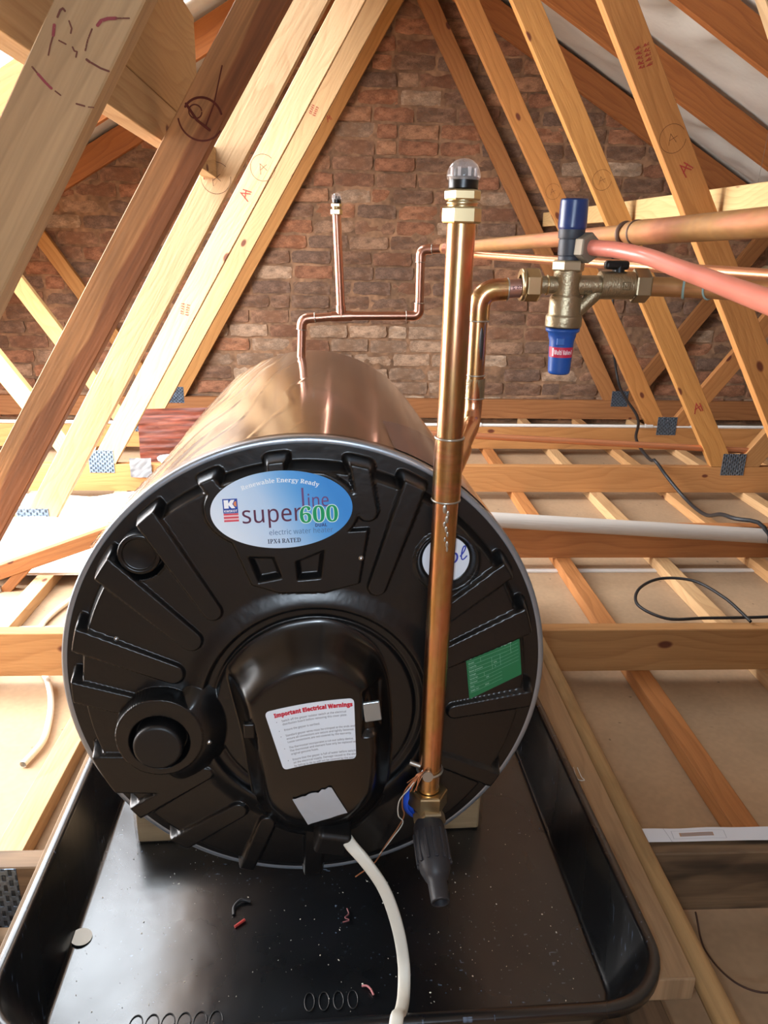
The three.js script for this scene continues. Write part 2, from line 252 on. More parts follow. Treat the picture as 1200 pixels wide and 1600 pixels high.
// roof underlay: white membrane sagging between the trusses
const TZ = [-3.895, -3.148, -2.40, -1.653, -0.906, -0.159, 0.588];   // front faces of the seven trusses, from the brick wall
const sheetMat = new THREE.MeshStandardMaterial({ color: new THREE.Color('#c9c7c0'), roughness: 0.5, bumpMap: grime, bumpScale: 0.0015 });
function underlay(name, side, hole) {
  const ns = 120, nz = 220, zA = -3.99, zB = 2.85, pos = [], idx = [], R = side > 0 ? 41 : 77;
  const at = (i, j, up) => {
    const s = i / ns * 4.45, z = mix(zA, zB, j / nz), x = AX + side * s; let f = ((z - TZ[0]) / 0.747) % 1; if (f < 0) f += 1;
    const sag = -0.055 * Math.pow(Math.sin(Math.PI * clamp(f)), 1) * (0.6 + 0.7 * noise(s * 2.2, Math.floor((z - TZ[0]) / 0.747) * 3.1, R));
    const fold = (fbm(s * 3.2 + z * 1.2, z * 2.6 - s, R + 3, 3) - 0.5) * 0.13 * Math.sin(Math.PI * clamp(f)) + (0.016 * Math.abs(Math.sin(s * 8 + z * 5 + 5 * noise(z * 3, s * 2, R))) + 0.010 * Math.sin(s * 19 - z * 8 + 6 * noise(z * 4, s * 3, R + 1))) * Math.sin(Math.PI * clamp(f));
    return [x, slopeY(x) + 0.012 + sag + fold + (up ? 0.03 : 0), z];
  };
  const gone = (i, j) => hole && i >= 0 && j >= 0 && i < ns && j < nz && hole((i + 0.5) / ns * 4.45, mix(zA, zB, (j + 0.5) / nz));
  for (const up of [0, 1]) for (let j = 0; j <= nz; j++) for (let i = 0; i <= ns; i++) pos.push(...at(i, j, up));
  const off = (ns + 1) * (nz + 1), q = (a, b, c, d) => idx.push(a, b, c, a, c, d);
  for (let j = 0; j < nz; j++) for (let i = 0; i < ns; i++) if (!gone(i, j)) { const a = j * (ns + 1) + i, b = a + 1, c = b + ns + 1, d = a + ns + 1; side > 0 ? (q(a, b, c, d), q(a + off, d + off, c + off, b + off)) : (q(a, d, c, b), q(a + off, b + off, c + off, d + off)); const edge = (m, n, t) => { if (t) q(m, n, n + off, m + off); }; edge(a, b, j === 0 || gone(i, j - 1)); edge(b, c, i === ns - 1 || gone(i + 1, j)); edge(c, d, j === nz - 1 || gone(i, j + 1)); edge(d, a, i === 0 || gone(i - 1, j)); }
  const g = new THREE.BufferGeometry(); g.setAttribute('position', new THREE.Float32BufferAttribute(pos, 3)); const uv = []; for (let i = 0; i < pos.length; i += 3) uv.push(pos[i] / 0.8, pos[i + 2] / 0.8); g.setAttribute('uv', new THREE.Float32BufferAttribute(uv, 2)); g.setIndex(idx); g.computeVertexNormals();
  return structure(name, g, sheetMat);
}
underlay('ceiling_right', 1);
underlay('ceiling_left', -1, (s, z) => (s > 1.95 && s < 4.2 && z > -2.35 && z < -0.05) || (s > 0.85 && s < 1.95 && z > -2.8 && z < -0.92));  // gaps shaped to let in the left daylight, mostly out of view
{ // near gable wall behind the photographer, with an opening for the unseen cool light
  const s = new THREE.Shape([[-4.2, -0.05], [5, -0.05], [5, 0.05], [AX, TOPY + 0.1], [-4.2, 0.05]].map((q) => new THREE.Vector2(...q)));
  s.holes.push(new THREE.Path([[-0.75, 1.4], [-0.75, 2.1], [0.25, 2.1], [0.25, 1.4]].map((q) => new THREE.Vector2(...q))));
  structure('wall_front', new THREE.ExtrudeGeometry(s, { depth: 0.15, bevelEnabled: false }).translate(0, 0, 2.7), std('#9a7a62', 0.9));
}

// ------------------------------------------------------------------ roof trusses
const TT = 0.156, TB = 0.038, TH = 0.038;
const rl = (x) => 2.405 - 0.5774 * Math.abs(x - AX);                  // underside of the rafters
const NLx = -0.985, NRx = 1.755;
const markMats = {};
function decal(parent, name, tex, w, h, at, rot = 0, mat) { // flat print a hair in front of a face looking along +z
  const g = new THREE.PlaneGeometry(w, h); const m = obj(name, g, mat || new THREE.MeshStandardMaterial({ map: tex, transparent: true, roughness: 0.8 }), parent); m.position.set(...at); m.rotation.z = rot; m.castShadow = false; return m;
}
const markTex = {
  stamp: canvasTex(128, 96, (x) => { x.strokeStyle = '#a8322e'; x.lineWidth = 3.5; for (let r = 0; r < 2; r++) for (let i = 0; i < 5; i++) { const a = 18 + i * 19, b = 14 + r * 38; x.beginPath(); x.moveTo(a + hash(i, r, 3) * 5, b + 26); x.lineTo(a + 3 + hash(i, r, 4) * 6, b); x.lineTo(a + 12, b + 6 + hash(i, r, 5) * 10); x.lineTo(a + 4, b + 14); x.lineTo(a + 13, b + 26); x.stroke(); } x.globalCompositeOperation = 'destination-out'; for (let i = 0; i < 260; i++) { x.fillRect(hash(i, 1, 2) * 128, hash(i, 2, 2) * 96, 3, 3); } }),
  red: canvasTex(96, 96, (x) => { x.strokeStyle = '#a83430'; x.lineWidth = 5; x.beginPath(); x.moveTo(20, 76); x.lineTo(44, 18); x.lineTo(60, 74); x.moveTo(26, 52); x.lineTo(70, 40); x.moveTo(70, 76); x.lineTo(64, 22); x.stroke(); }),
  circle: canvasTex(256, 256, (x) => { x.strokeStyle = 'rgba(90,50,34,0.85)'; x.lineWidth = 3; x.beginPath(); x.arc(128, 128, 100, 0.3, 5.9); x.stroke(); x.beginPath(); x.moveTo(90, 168); x.lineTo(118, 92); x.lineTo(150, 160); x.moveTo(100, 136); x.lineTo(166, 118); x.stroke(); }),
  redBig: canvasTex(1000, 1000, (x) => {
    x.scale(1 / 1.2, 1 / 1.2); x.lineCap = x.lineJoin = 'round'; const st = (w, c, p) => { x.lineWidth = w; x.strokeStyle = c; x.beginPath(); x.moveTo(p[0], p[1]); for (let i = 2; i < p.length; i += 2) x.lineTo(p[i], p[i + 1]); x.stroke(); }, d = 'rgba(112,62,50,0.9)', r = 'rgba(150,66,74,0.9)';
    st(12, d, [405, 435, 430, 360, 460, 290]); st(24, r, [462, 285, 480, 210]); st(16, d, [512, 150, 540, 98, 562, 86, 574, 106]); st(12, d, [595, 180, 608, 235, 596, 270]); st(12, d, [500, 325, 548, 352]); st(12, d, [596, 375, 606, 404, 626, 410, 612, 450]);
    st(26, r, [806, 212, 836, 178, 890, 162, 950, 160]); st(12, d, [950, 160, 1050, 160]); st(12, d, [760, 240, 718, 320, 690, 400]); st(20, d, [692, 470, 712, 488]); st(16, d, [724, 494, 790, 536, 850, 560]);
    st(14, d, [270, 525, 300, 570]); st(22, r, [306, 580, 350, 640, 392, 690]); st(12, d, [420, 712, 456, 744]); st(14, d, [570, 812, 630, 830]); st(10, d, [660, 838, 700, 842]);
    x.globalCompositeOperation = 'destination-out'; for (let i = 0; i < 900; i++) x.fillRect(hash(i, 1, 4) * 1200, hash(i, 2, 4) * 1200, 4, 5);
  }),
  burn: canvasTex(320, 512, (x) => { x.strokeStyle = 'rgba(92,30,22,0.85)'; x.lineCap = 'round'; x.lineWidth = 12; x.beginPath(); x.arc(160, 330, 104, 3.6, 5.9); x.stroke(); x.lineWidth = 9; x.beginPath(); x.arc(150, 320, 120, 0.5, 2.9); x.stroke(); x.lineWidth = 14; x.beginPath(); x.moveTo(70, 270); x.lineTo(130, 340); x.lineTo(200, 380); x.stroke(); x.lineWidth = 7; x.beginPath(); x.moveTo(180, 360); x.lineTo(215, 250); x.lineTo(245, 60); x.stroke(); x.beginPath(); x.arc(120, 300, 34, 0, 6); x.stroke(); }),
};
for (const k in markTex) markMats[k] = new THREE.MeshStandardMaterial({ map: markTex[k], transparent: true, roughness: 0.8 });

function truss(k, label, kinds, opt = {}) {
  const T = thing('roof_truss', label, 'truss', [AX, TB, TZ[k]]), X = (x) => x - AX, Y = (y) => y - TB;
  const P = (pts) => pts.map(([x, y]) => [X(x), Y(y)]);
  const add = (name, pts, dir, mat) => obj(name, member(P(pts), TH, dir, mat.map === WOOD.brown), mat, T);
  add('tie_beam', [[-3.95, TB], [4.7, TB], [4.5, TT], [-3.75, TT]], [1, 0], kinds.tie);
  const v = 0.146;  // rafter depth measured vertically
  add('rafter', [[AX, rl(AX)], [4.35, rl(4.35)], [4.35, rl(4.35) + v], [AX, rl(AX) + v]], [1, -0.577], kinds.rafter);
  add('rafter', [[AX, rl(AX)], [AX, rl(AX) + v], [-3.57, rl(-3.57) + v], [-3.57, rl(-3.57)]], [1, 0.577], kinds.rafterL || kinds.rafter);
  // long webs up to the ridge, short webs out to the rafters
  const web = (nx, ny, sx, h, mat, off = 0) => { // leans dx/dy = sx from (nx, TT); horizontal half width h
    const lo = (x) => [x, TT + 0.001], up = (x) => { const f = (y) => x + sx * (y - TT); let y = 1.2; for (let i = 0; i < 40; i++) { const yy = rl(f(y)); y = mix(y, yy, 0.5); } return [f(y - 0.001), y - 0.001]; };
    const a = up(nx - h + off), b = up(nx + h + off); const crossing = (a[0] - AX) * (b[0] - AX) < 0;
    add('web', crossing ? [lo(nx - h + off), lo(nx + h + off), b, [AX, rl(AX) - 0.001], a] : [lo(nx - h + off), lo(nx + h + off), b, a], [sx, 1], mat);
  };
  const hw = opt.half || 0.053;
  if (!opt.noRight) web(NRx - 0.045, TT, -0.585, hw, kinds.web);
  if (!opt.noLeft) web(NLx + (opt.leftShift || 0), TT, opt.leftSlope || 0.605, opt.leftHalf || hw, kinds.webL || kinds.web);
  if (!opt.noRight) web(NRx + 0.062, TT, 0.714, 0.056, kinds.short || kinds.web);
  web(NLx - 0.105, TT, -0.655, 0.046, kinds.shortL || kinds.web);
  const pl = (x, w = 0.105, h = 0.098, y = TT + 0.012) => { const g = new RoundedBoxGeometry(w, h, 0.0016, 1, 0.0006), p = g.attributes.position, uv = new Float32Array(p.count * 2); for (let i = 0; i < p.count; i++) { uv[2 * i] = p.getX(i) / 0.1 + 0.5; uv[2 * i + 1] = p.getY(i) / 0.1; } g.setAttribute('uv', new THREE.BufferAttribute(uv, 2)); const m = obj('nail_plate', g, M.plate, T); m.position.set(X(x), Y(y), 0.0009); return m; };
  for (const q of opt.plates || [[NLx - 0.005], [NRx]]) pl(...q);
  return { T, X, Y };
}
const kind = (tie, rafter, web, more = {}) => ({ tie, rafter, web, ...more });  // left webs get paler tints: the strong light there is put into the colour
const t1 = truss(0, 'roof truss closest to the brick gable, its tie beam against the bricks', kind(wood('orange', '#e8c8b0'), wood('orange', '#e2b48c'), wood('orange', '#f0cfae'), { webL: wood('pine', '#f0d0a0'), short: wood('orange', '#d8b898'), shortL: wood('pine', '#e6c898') }));
const t2 = truss(1, 'second roof truss from the brick wall, white conduit along its tie beam', kind(wood('pine', '#e8c49c'), wood('orange', '#e8b888'), wood('pine', '#eac08c'), { webL: wood('pine2', '#f8e6d0'), short: wood('pine', '#d8b088'), shortL: wood('pine2', '#f4e0b8') }));
const t3 = truss(2, 'third roof truss from the brick wall, red marks on its right web', kind(wood('pine2', '#e2b68a'), wood('orange', '#e6b482'), wood('pine', '#f2cf98'), { webL: wood('pine2', '#fff0e4'), short: wood('pine2', '#d8b48c'), shortL: wood('pine2', '#fff0cc') }));
const t4 = truss(3, 'roof truss crossing behind the water heater drum, grey plastic pipe along its tie beam', kind(wood('orange', '#f0c8a4'), wood('orange', '#dca878'), wood('pine', '#f4cc9c'), { webL: wood('pine2', '#fff0e4'), shortL: wood('pine2', '#fff0e0') }));
const t5 = truss(4, 'roof truss under the water heater, its left web dark brown with burnt ring marks', kind(wood('pine', '#f0d4b4'), wood('orange', '#dca878'), wood('pine'), { webL: wood('brown', '#fff0e0'), rafterL: wood('pine2') }), { leftShift: 0.018, leftSlope: 0.635, leftHalf: 0.050 });
const t6 = truss(5, 'closest roof truss with a wide grey weathered web carrying large red marker strokes', kind(wood('dirty', '#fff4e4'), wood('orange'), wood('grey'), { webL: wood('grey', '#ffe6c8'), rafterL: wood('brown') }), { noRight: true, leftShift: 0.040, leftSlope: 0.635, leftHalf: 0.047, plates: [[-0.525, 0.13, 0.116, 0.097]] });
{ // marks on the timbers
  const web = (nx, sx, y) => nx + sx * (y - TT), angR = Math.atan(0.585), angL = -Math.atan(0.605);
  const put = (t, m, w, h, x, y, r) => decal(t.T, m === 'stamp' || m.startsWith('red') ? 'red_mark' : 'pencil_mark', null, w, h, [t.X(x), t.Y(y), 0.0012], r, markMats[m]);
  const Rw = (y) => web(NRx - 0.045, -0.585, y), Lw = (y) => web(NLx, 0.605, y);
  put(t4, 'stamp', 0.085, 0.06, Rw(1.58) + 0.01, 1.58, angR + 1.4); put(t4, 'circle', 0.1, 0.1, Rw(1.37), 1.37, 0.3); put(t4, 'red', 0.06, 0.06, Rw(1.3) + 0.01, 1.29, 1);
  put(t3, 'red', 0.07, 0.07, Rw(0.42), 0.42, 0.4); put(t3, 'circle', 0.095, 0.095, Rw(1.31), 1.31, 0.2); put(t2, 'circle', 0.09, 0.09, Rw(1.31), 1.31, 0.2);
  put(t4, 'circle', 0.11, 0.11, Lw(1.24) - 0.005, 1.235, 0.4); put(t4, 'red', 0.05, 0.05, Lw(1.235) - 0.03, 1.25, 0.5);
  put(t3, 'stamp', 0.065, 0.05, Lw(0.80), 0.80, angL + 1.9); put(t3, 'red', 0.07, 0.06, Lw(1.24) - 0.01, 1.23, angL + 1.7); put(t3, 'circle', 0.12, 0.12, Lw(1.32) + 0.01, 1.325, 0.4);
  put(t2, 'stamp', 0.06, 0.05, Lw(1.63) - 0.01, 1.63, angL + 1.7); put(t1, 'red', 0.05, 0.05, Lw(1.7), 1.7, 0.6);
  decal(t6.T, 'red_mark', null, 0.166, 0.148, [t6.X(-0.247), t6.Y(1.232), 0.0012], 0.03, markMats.redBig);
  decal(t5.T, 'burnt_mark', null, 0.118, 0.185, [t5.X(-0.236), t5.Y(1.318), 0.0012], -0.12, markMats.burn);
}
// ceiling battens below the tie beams
[-1.27, -0.92, -0.555, 0.08, 0.43, 0.803, 1.152, 1.50, 1.85, 2.2].forEach((x, i) => {
  const names = ['outer left pale batten on the sunlit ceiling boards', 'second pale batten from the left on the sunlit ceiling', 'pale batten on the ceiling just left of the black pan', 'batten under the heater drum', 'batten below the right rim of the pan', 'orange batten nearest the pan on its right side', 'batten with a round knot hole under the black cable loop', 'third batten right of the pan', 'fourth batten right of the pan', 'outer right batten on the ceiling boards'];
  const k = ['pine2', 'pine2', 'pine2', 'pine', 'pine', 'orange', 'pine2', 'pine', 'pine2', 'pine'][i];
  tag(obj('ceiling_batten', timber(x - 0.026, x + 0.026, 0.0, TB - 0.0005, -3.93, i === 2 ? 0.55 : 1.4, 2, 0.002), wood(k, i === 5 ? '#ffd8b0' : '#f2dcc4')), names[i], 'batten');
});

// ------------------------------------------------------------------ long timbers along the roof
{
  const r = thing('timber_runner', 'double timber runner passing behind the grey and brown webs at upper left', 'beam', [-0.35, 1.26, -0.8]);
  const a = timber(-0.019, 0.019, 0, 0.082, -1.03, 1.5, 2), b = timber(-0.019, 0.019, 0.083, 0.34, -0.60, 1.4, 2);
  obj('lower_board', a, wood('pine'), r); obj('upper_board', b, wood('pine2', '#e8d4b8'), r); r.rotation.x = -0.03;
  tag(obj('timber_runner', timber(1.185, 1.222, 1.168, 1.243, -3.93, 1.2, 2), wood('pine2', '#fff0d0')), 'yellow timber runner fixed to the webs on the right, passing behind the blue valve', 'beam');
}
// ------------------------------------------------------------------ the drip tray and what carries it
const TRAY = 0.0325;
{
  const q = new THREE.Group(); q.rotation.y = TRAY; q.updateMatrix(); const Wd = (x, y, z) => V(x, y, z).applyMatrix4(q.matrix);
  const t = thing('drip_tray', 'large black plastic drip tray under the water heater', 'tray', [0.009, TT + 0.039, -0.544]); t.rotation.y = TRAY;
  const hx = 0.384, hz = 0.756, y0 = 0.0005;
  const loop = (inset, y, rad) => { const out = [], X = hx - inset, Z = hz - inset, r = Math.max(0.004, rad - inset), n = 10; for (const [sx, sz, a0] of [[1, 1, 0], [-1, 1, 1], [-1, -1, 2], [1, -1, 3]]) for (let k = 0; k <= n; k++) { const a = (a0 + k / n) * Math.PI / 2; out.push([sx * (X - r) + r * Math.cos(a), y, sz * (Z - r) + r * Math.sin(a)]); } return out; };
  const loops = [loop(0.30, 0.0065, 0.10), loop(0.052, 0.0062, 0.10), loop(0.047, 0.008, 0.10), loop(0.044, 0.013, 0.10), loop(0.031, 0.050, 0.095), loop(0.0295, 0.052, 0.095), loop(0.0155, 0.091, 0.09), loop(0.012, 0.0945, 0.09), loop(0.007, 0.0955, 0.09), loop(0.002, 0.0945, 0.09), loop(0, 0.091, 0.09), loop(0, 0.083, 0.09), loop(0.006, 0.082, 0.09), loop(0.012, 0.078, 0.09), loop(0.044, y0 + 0.004, 0.10), loop(0.05, y0, 0.10), loop(0.30, y0, 0.10)];
  const n = loops[0].length, pos = [], idx = [], uv = []; loops.forEach((l) => l.forEach((p) => { pos.push(...p); uv.push(p[0] / 0.7, (p[2] + p[1]) / 0.7); }));
  for (let j = 0; j < loops.length - 1; j++) for (let i = 0; i < n; i++) { const a = j * n + i, b = j * n + (i + 1) % n, c = a + n, d = b + n; idx.push(a, c, b, b, c, d); }
  const fan = (row, y, flip) => { const c = pos.length / 3; pos.push(0, y, 0); uv.push(0, 0); for (let i = 0; i < n; i++) { const a = row * n + i, b = row * n + (i + 1) % n; flip ? idx.push(c, b, a) : idx.push(c, a, b); } };
  fan(0, 0.0065, false); fan(loops.length - 1, y0, true);
  const g = new THREE.BufferGeometry(); g.setAttribute('position', new THREE.Float32BufferAttribute(pos, 3)); g.setAttribute('uv', new THREE.Float32BufferAttribute(uv, 2)); g.setIndex(idx); g.computeVertexNormals();
  const dusty = dataTex(1024, 1024, (u, v) => { const a = fbm(u * 5, v * 5, 401, 5, 5, 5), s = ss(0.9, 0.97, noise(u * 190, v * 190, 407, 190, 190)) * ss(0.4, 0.7, noise(u * 9, v * 9, 5, 9, 9)); const t = 0.062 + (a - 0.5) * 0.04 + s * 0.35; return [t * 0.85, t * 1.0, t * 1.2]; });
  const rough = dataTex(512, 512, (u, v) => { const a = fbm(u * 6, v * 6, 411, 5, 6, 6); const t = 0.27 + (a - 0.5) * 0.26; return [t, t, t]; }, false);
  const wavy = dataTex(512, 512, (u, v) => { const t = fbm(u * 7, v * 7, 421, 4, 7, 7); return [t, t, t]; }, false);
  obj('basin', g, new THREE.MeshPhysicalMaterial({ map: dusty, roughness: 1, roughnessMap: rough, bumpMap: wavy, bumpScale: 0.002, clearcoat: 0.6, clearcoatRoughness: 0.22 }), t);
  // raised moulded lettering at the near edge of the tray floor: a row of loops
  const mould = std('#161719', 0.4);
  const e = []; for (let i = 0; i < 6; i++) { const g2 = new THREE.TorusGeometry(0.011, 0.0009, 6, 20, Math.PI * 1.25); g2.rotateX(-Math.PI / 2); g2.scale(0.7, 1, 1.2); g2.translate(-0.232 + i * 0.0185, 0.0068, 0.672); e.push(g2); }
  obj('moulded_lettering', e, mould, t);
  const e2 = []; for (let i = 0; i < 4; i++) { const g2 = new THREE.TorusGeometry(0.01, 0.0009, 6, 20); g2.rotateX(-Math.PI / 2); g2.scale(0.6, 1, 1.2); g2.translate(-0.03 + i * 0.0175, 0.0068, 0.655); e2.push(g2); }
  obj('moulded_lettering', e2, mould, t);
  // planks under the tray
  const plank = (x0, x1, z0, z1, kind, label, y0 = TT, y1 = TT + 0.038, cat = 'plank') => { const p = thing('support_plank', label, cat, [(x0 + x1) / 2, y0, (z0 + z1) / 2]); p.rotation.y = TRAY; const w = (x1 - x0) / 2, l = (z1 - z0) / 2; obj('board', timber(-w, w, 0.0005, y1 - y0, -l, l, 2, 0.003), kind, p); return p; };
  const pr = plank(0.352, 0.486, -1.42, 0.09, wood('grey', '#f4dcc4'), 'weathered grey brown plank carrying the right rim of the black tray'); pr.rotation.y = 0.006;
  const staple = thing('wire_staple', 'bent white wire staple lying on the grey plank beside the tray', 'staple', [0.452, TT + 0.0395, -0.30]); obj('wire', tube([V(-0.004, 0, -0.025), V(-0.006, 0.0015, 0.008), V(-0.002, 0.0015, 0.012), V(0.006, 0.001, 0.01), V(0.003, 0.0015, 0.006), V(0.003, 0, -0.024)], 0.0009, 30, 6), M.white, staple);
  plank(-0.43, -0.31, -1.42, 0.05, wood('grey', '#b8a48c'), 'plank mostly hidden below the left rim of the black tray');
  // rounded pole lying beside the plank
  const pole = thing('round_pole', 'pale rounded pole lying along the outer edge of the grey plank', 'pole', [0, 0, 0]);
  const pg = rod(V(0.503, TT + 0.017, -1.35), V(0.513, TT + 0.017, 0.56), 0.0162, 18); const pu = pg.attributes.uv; for (let i = 0; i < pu.count; i++) pu.setXY(i, pu.getX(i) * 0.5, pu.getY(i) * 1.3); obj('shaft', pg, wood('grey', '#ffe6bc'), pole);
  plank(0.40, 0.455, -0.04, 0.5, wood('dirty', '#d8c8b8'), 'dark timber offcut below the end of the grey plank', 0.0005, TT - 0.0005, 'offcut');
}
// ------------------------------------------------------------------ the water heater
const HEAT = new THREE.Group();
const RT = 0.28;
{
  const h = HEAT; h.name = 'water_heater'; h.position.set(0, 0.592, 0); h.rotation.set(-0.0487, 0.0325, 0, 'YXZ'); scene.add(h);
  tag(h, 'large horizontal electric water heater drum with black moulded end cover and film wrapped steel shell', 'water heater');
  const L = 1.12;
  // shell, axis along -z
  const shellTex = dataTex(512, 256, (u, v) => { const a = fbm(u * 6, v * 40, 501, 4, 6, 40), b = fbm(u * 5, v * 4, 505, 4, 5, 4); const t = 0.9 + (a - 0.5) * 0.12 + (b - 0.5) * 0.16; return [0.60 * t, 0.53 * t, 0.46 * t]; });
  const shellB = dataTex(256, 512, (u, v) => { const a = fbm(u * 30, v * 5, 511, 3, 30, 5); return [a, a, a]; }, false);
  const sm = new THREE.MeshPhysicalMaterial({ map: shellTex, metalness: 0.95, roughness: 0.28, anisotropy: 0.85, anisotropyRotation: Math.PI / 2 });
  const sh = lathe([[0.2795, -0.004], [0.2795, -0.03], [0.279, -0.032], [0.279, -L + 0.03], [0.2785, -L + 0.02], [0.272, -L], [0, -L - 0.01]].reverse(), 160); sh.rotateX(Math.PI / 2);
  obj('shell', sh, sm, h);
  const rim = lathe([[0.2720, 0.0], [0.2722, 0.0022], [0.2745, 0.0035], [0.278, 0.0035], [0.2802, 0.002], [0.2808, -0.001], [0.2802, -0.012], [0.2795, -0.014]], 180); rim.rotateX(Math.PI / 2);
  obj('rim', rim, std('#a3abb4', 0.34, 0.75), h);
  // wrinkled transparent wrapping film over the shell
  { const nu = 260, nv = 120, pos = [], idx = []; for (let j = 0; j <= nv; j++) for (let i = 0; i <= nu; i++) { const a = mix(-1.15, 1.25, i / nu), z = mix(-0.016, -L + 0.05, j / nv); const left = ss(0.0, -0.9, a); const w = Math.abs(Math.sin((z * 5.0 + a * 11 + 1.6 * fbm(a * 2, z * 2.5, 7, 2)) * 1.3)); const rr = 0.2812 + 0.0005 * fbm(a * 4, z * 3, 5, 2) + 0.0048 * left * Math.pow(1 - w, 5) * ss(0.3, 0.6, noise(a * 2, z * 3, 31)) + 0.0012 * ss(0.9, 0.98, Math.sin(a * 31 + z * 13 + 5 * noise(a * 5, z * 5, 3))) * ss(0.2, -0.5, a); pos.push(rr * Math.sin(a), rr * Math.cos(a), z); }
    for (let j = 0; j < nv; j++) for (let i = 0; i < nu; i++) { const a = j * (nu + 1) + i; idx.push(a, a + 1, a + nu + 2, a, a + nu + 2, a + nu + 1); } const g = new THREE.BufferGeometry(); g.setAttribute('position', new THREE.Float32BufferAttribute(pos, 3)); g.setIndex(idx); g.computeVertexNormals(); obj('wrapping_film', g, M.film, h, 'clear wrinkled wrapping film'); }
  { // mauve sheet under the film at the upper right of the shell
    const nu = 14, nv = 16, pos = [], idx = []; for (let j = 0; j <= nv; j++) for (let i = 0; i <= nu; i++) { const a = mix(0.36, 0.98, i / nu), near = -0.02, z = mix(near, mix(-0.20, -0.42, i / nu), j / nv), r = 0.2807; pos.push(r * Math.sin(a), r * Math.cos(a), z); } for (let j = 0; j < nv; j++) for (let i = 0; i < nu; i++) { const a = j * (nu + 1) + i; idx.push(a, a + 1, a + nu + 2, a, a + nu + 2, a + nu + 1); } const g = new THREE.BufferGeometry(); g.setAttribute('position', new THREE.Float32BufferAttribute(pos, 3)); g.setIndex(idx); g.computeVertexNormals(); obj('mauve_sheet', g, std('#54495c', 0.45), h, 'mauve sheet under the film').position.z = 0.0; }
  // moulded black end cover: a vacuum formed height field
  const seg = (u, v, a, b) => { const dx = b[0] - a[0], dy = b[1] - a[1], t = clamp(((u - a[0]) * dx + (v - a[1]) * dy) / (dx * dx + dy * dy)); return [Math.hypot(u - a[0] - dx * t, v - a[1] - dy * t), t]; };
  const inPoly = (u, v, p) => { let d = 1e9, c = false; for (let i = 0, j = p.length - 1; i < p.length; j = i++) { d = Math.min(d, seg(u, v, p[j], p[i])[0]); if ((p[i][1] > v) !== (p[j][1] > v) && u < (p[j][0] - p[i][0]) * (v - p[i][1]) / (p[j][1] - p[i][1]) + p[i][0]) c = !c; } return c ? -d : d; };
  // rib: outer end, inner end, half widths
  const ribs = [[[-0.222, 0.150], [-0.128, 0.058], 0.016, 0.013], [[-0.171, 0.206], [-0.103, 0.092], 0.014, 0.011], [[-0.256, 0.064], [-0.150, 0.018], 0.0155, 0.013], [[-0.262, 0.000], [-0.20, -0.02], 0.014, 0.014], [[-0.238, -0.108], [-0.165, -0.112], 0.026, 0.026], [[-0.206, -0.163], [-0.120, -0.112], 0.011, 0.009], [[-0.160, -0.210], [-0.085, -0.165], 0.013, 0.011], [[-0.079, -0.250], [-0.052, -0.185], 0.010, 0.011], [[0.002, -0.262], [0.004, -0.20], 0.012, 0.012], [[-0.031, 0.267], [-0.03, 0.245], 0.0105, 0.0105], [[-0.106, 0.245], [-0.094, 0.228], 0.010, 0.010], [[0.056, 0.262], [0.066, 0.205], 0.012, 0.012], [[0.118, 0.240], [0.077, 0.118], 0.014, 0.011], [[0.228, 0.140], [0.158, 0.085], 0.012, 0.011], [[0.254, 0.076], [0.150, 0.026], 0.018, 0.014], [[0.256, -0.026], [0.17, -0.04], 0.012, 0.010], [[0.222, -0.135], [0.155, -0.105], 0.012, 0.010]];
  const legs = [[-0.082, 0.178], [-0.06, 0.122], [-0.03, 0.112], [0.02, 0.112], [0.058, 0.122], [0.068, 0.186]];
  const pockets = [[[-0.063, 0.156], [-0.034, 0.155], [-0.026, 0.131], [-0.052, 0.126]], [[-0.012, 0.150], [0.020, 0.163], [0.016, 0.130], [-0.010, 0.128]]];
  const H = (u, v) => {
    const rho = Math.hypot(u, v), q = Math.hypot(u - 0.008, v + 0.035), top = 0.034;
    let z = 0.0285;                                                              // the plain disc between the ribs
    z = Math.max(z, mix(0.0285, top, 1 - ss(0.132, 0.156, q)));                   // ring plateau round the element
    z -= 0.007 * (ss(0.112, 0.117, q) - ss(0.126, 0.131, q)) ; if (q < 0.121) z -= 0.004 * (1 - ss(0.112, 0.121, q));
    let zr = 0; for (const [a, b, wa, wb] of ribs) { const [d, t] = seg(u, v, a, b), w = mix(wa, wb, t); zr = Math.max(zr, top * (1 - ss(w - 0.002, w + 0.0055, d))); } zr *= 1 - ss(0.2605, 0.268, rho); const zq = z; z = Math.max(z, zr);
    const el = Math.hypot((u + 0.025) / 0.083, (v - 0.208) / 0.0495); z = Math.max(z, top * (1 - ss(0.97, 1.07, el)));
    const lg = inPoly(u, v, legs); z = Math.max(z, top * (1 - ss(-0.002, 0.005, lg)));
    for (const p of pockets) z -= 0.010 * (1 - ss(-0.005, 0.0008, inPoly(u, v, p)));
    const c1 = Math.hypot(u + 0.177, v - 0.159); z = Math.min(z, mix(0.012, 0.06, ss(0.026, 0.030, c1))); z = Math.max(z, (0.03) * (1 - ss(0.0295, 0.033, c1)) * ss(0.0255, 0.028, c1));
    const c2 = Math.hypot(u + 0.166, v + 0.050); z = Math.max(z, 0.052 * (1 - ss(0.0475, 0.053, c2))); { const toward = ((u + 0.166) * 0.95 + (v + 0.05) * -0.25) / (c2 + 1e-6); z = Math.max(z, mix(0, 0.051, (1 - ss(0.046, 0.105, c2)) * ss(-0.15, 0.55, toward))); } const c2c = Math.hypot(u + 0.166, v + 0.056); if (c2c < 0.033) z = Math.min(z, mix(0.036, 0.052, ss(0.030, 0.033, c2c)));
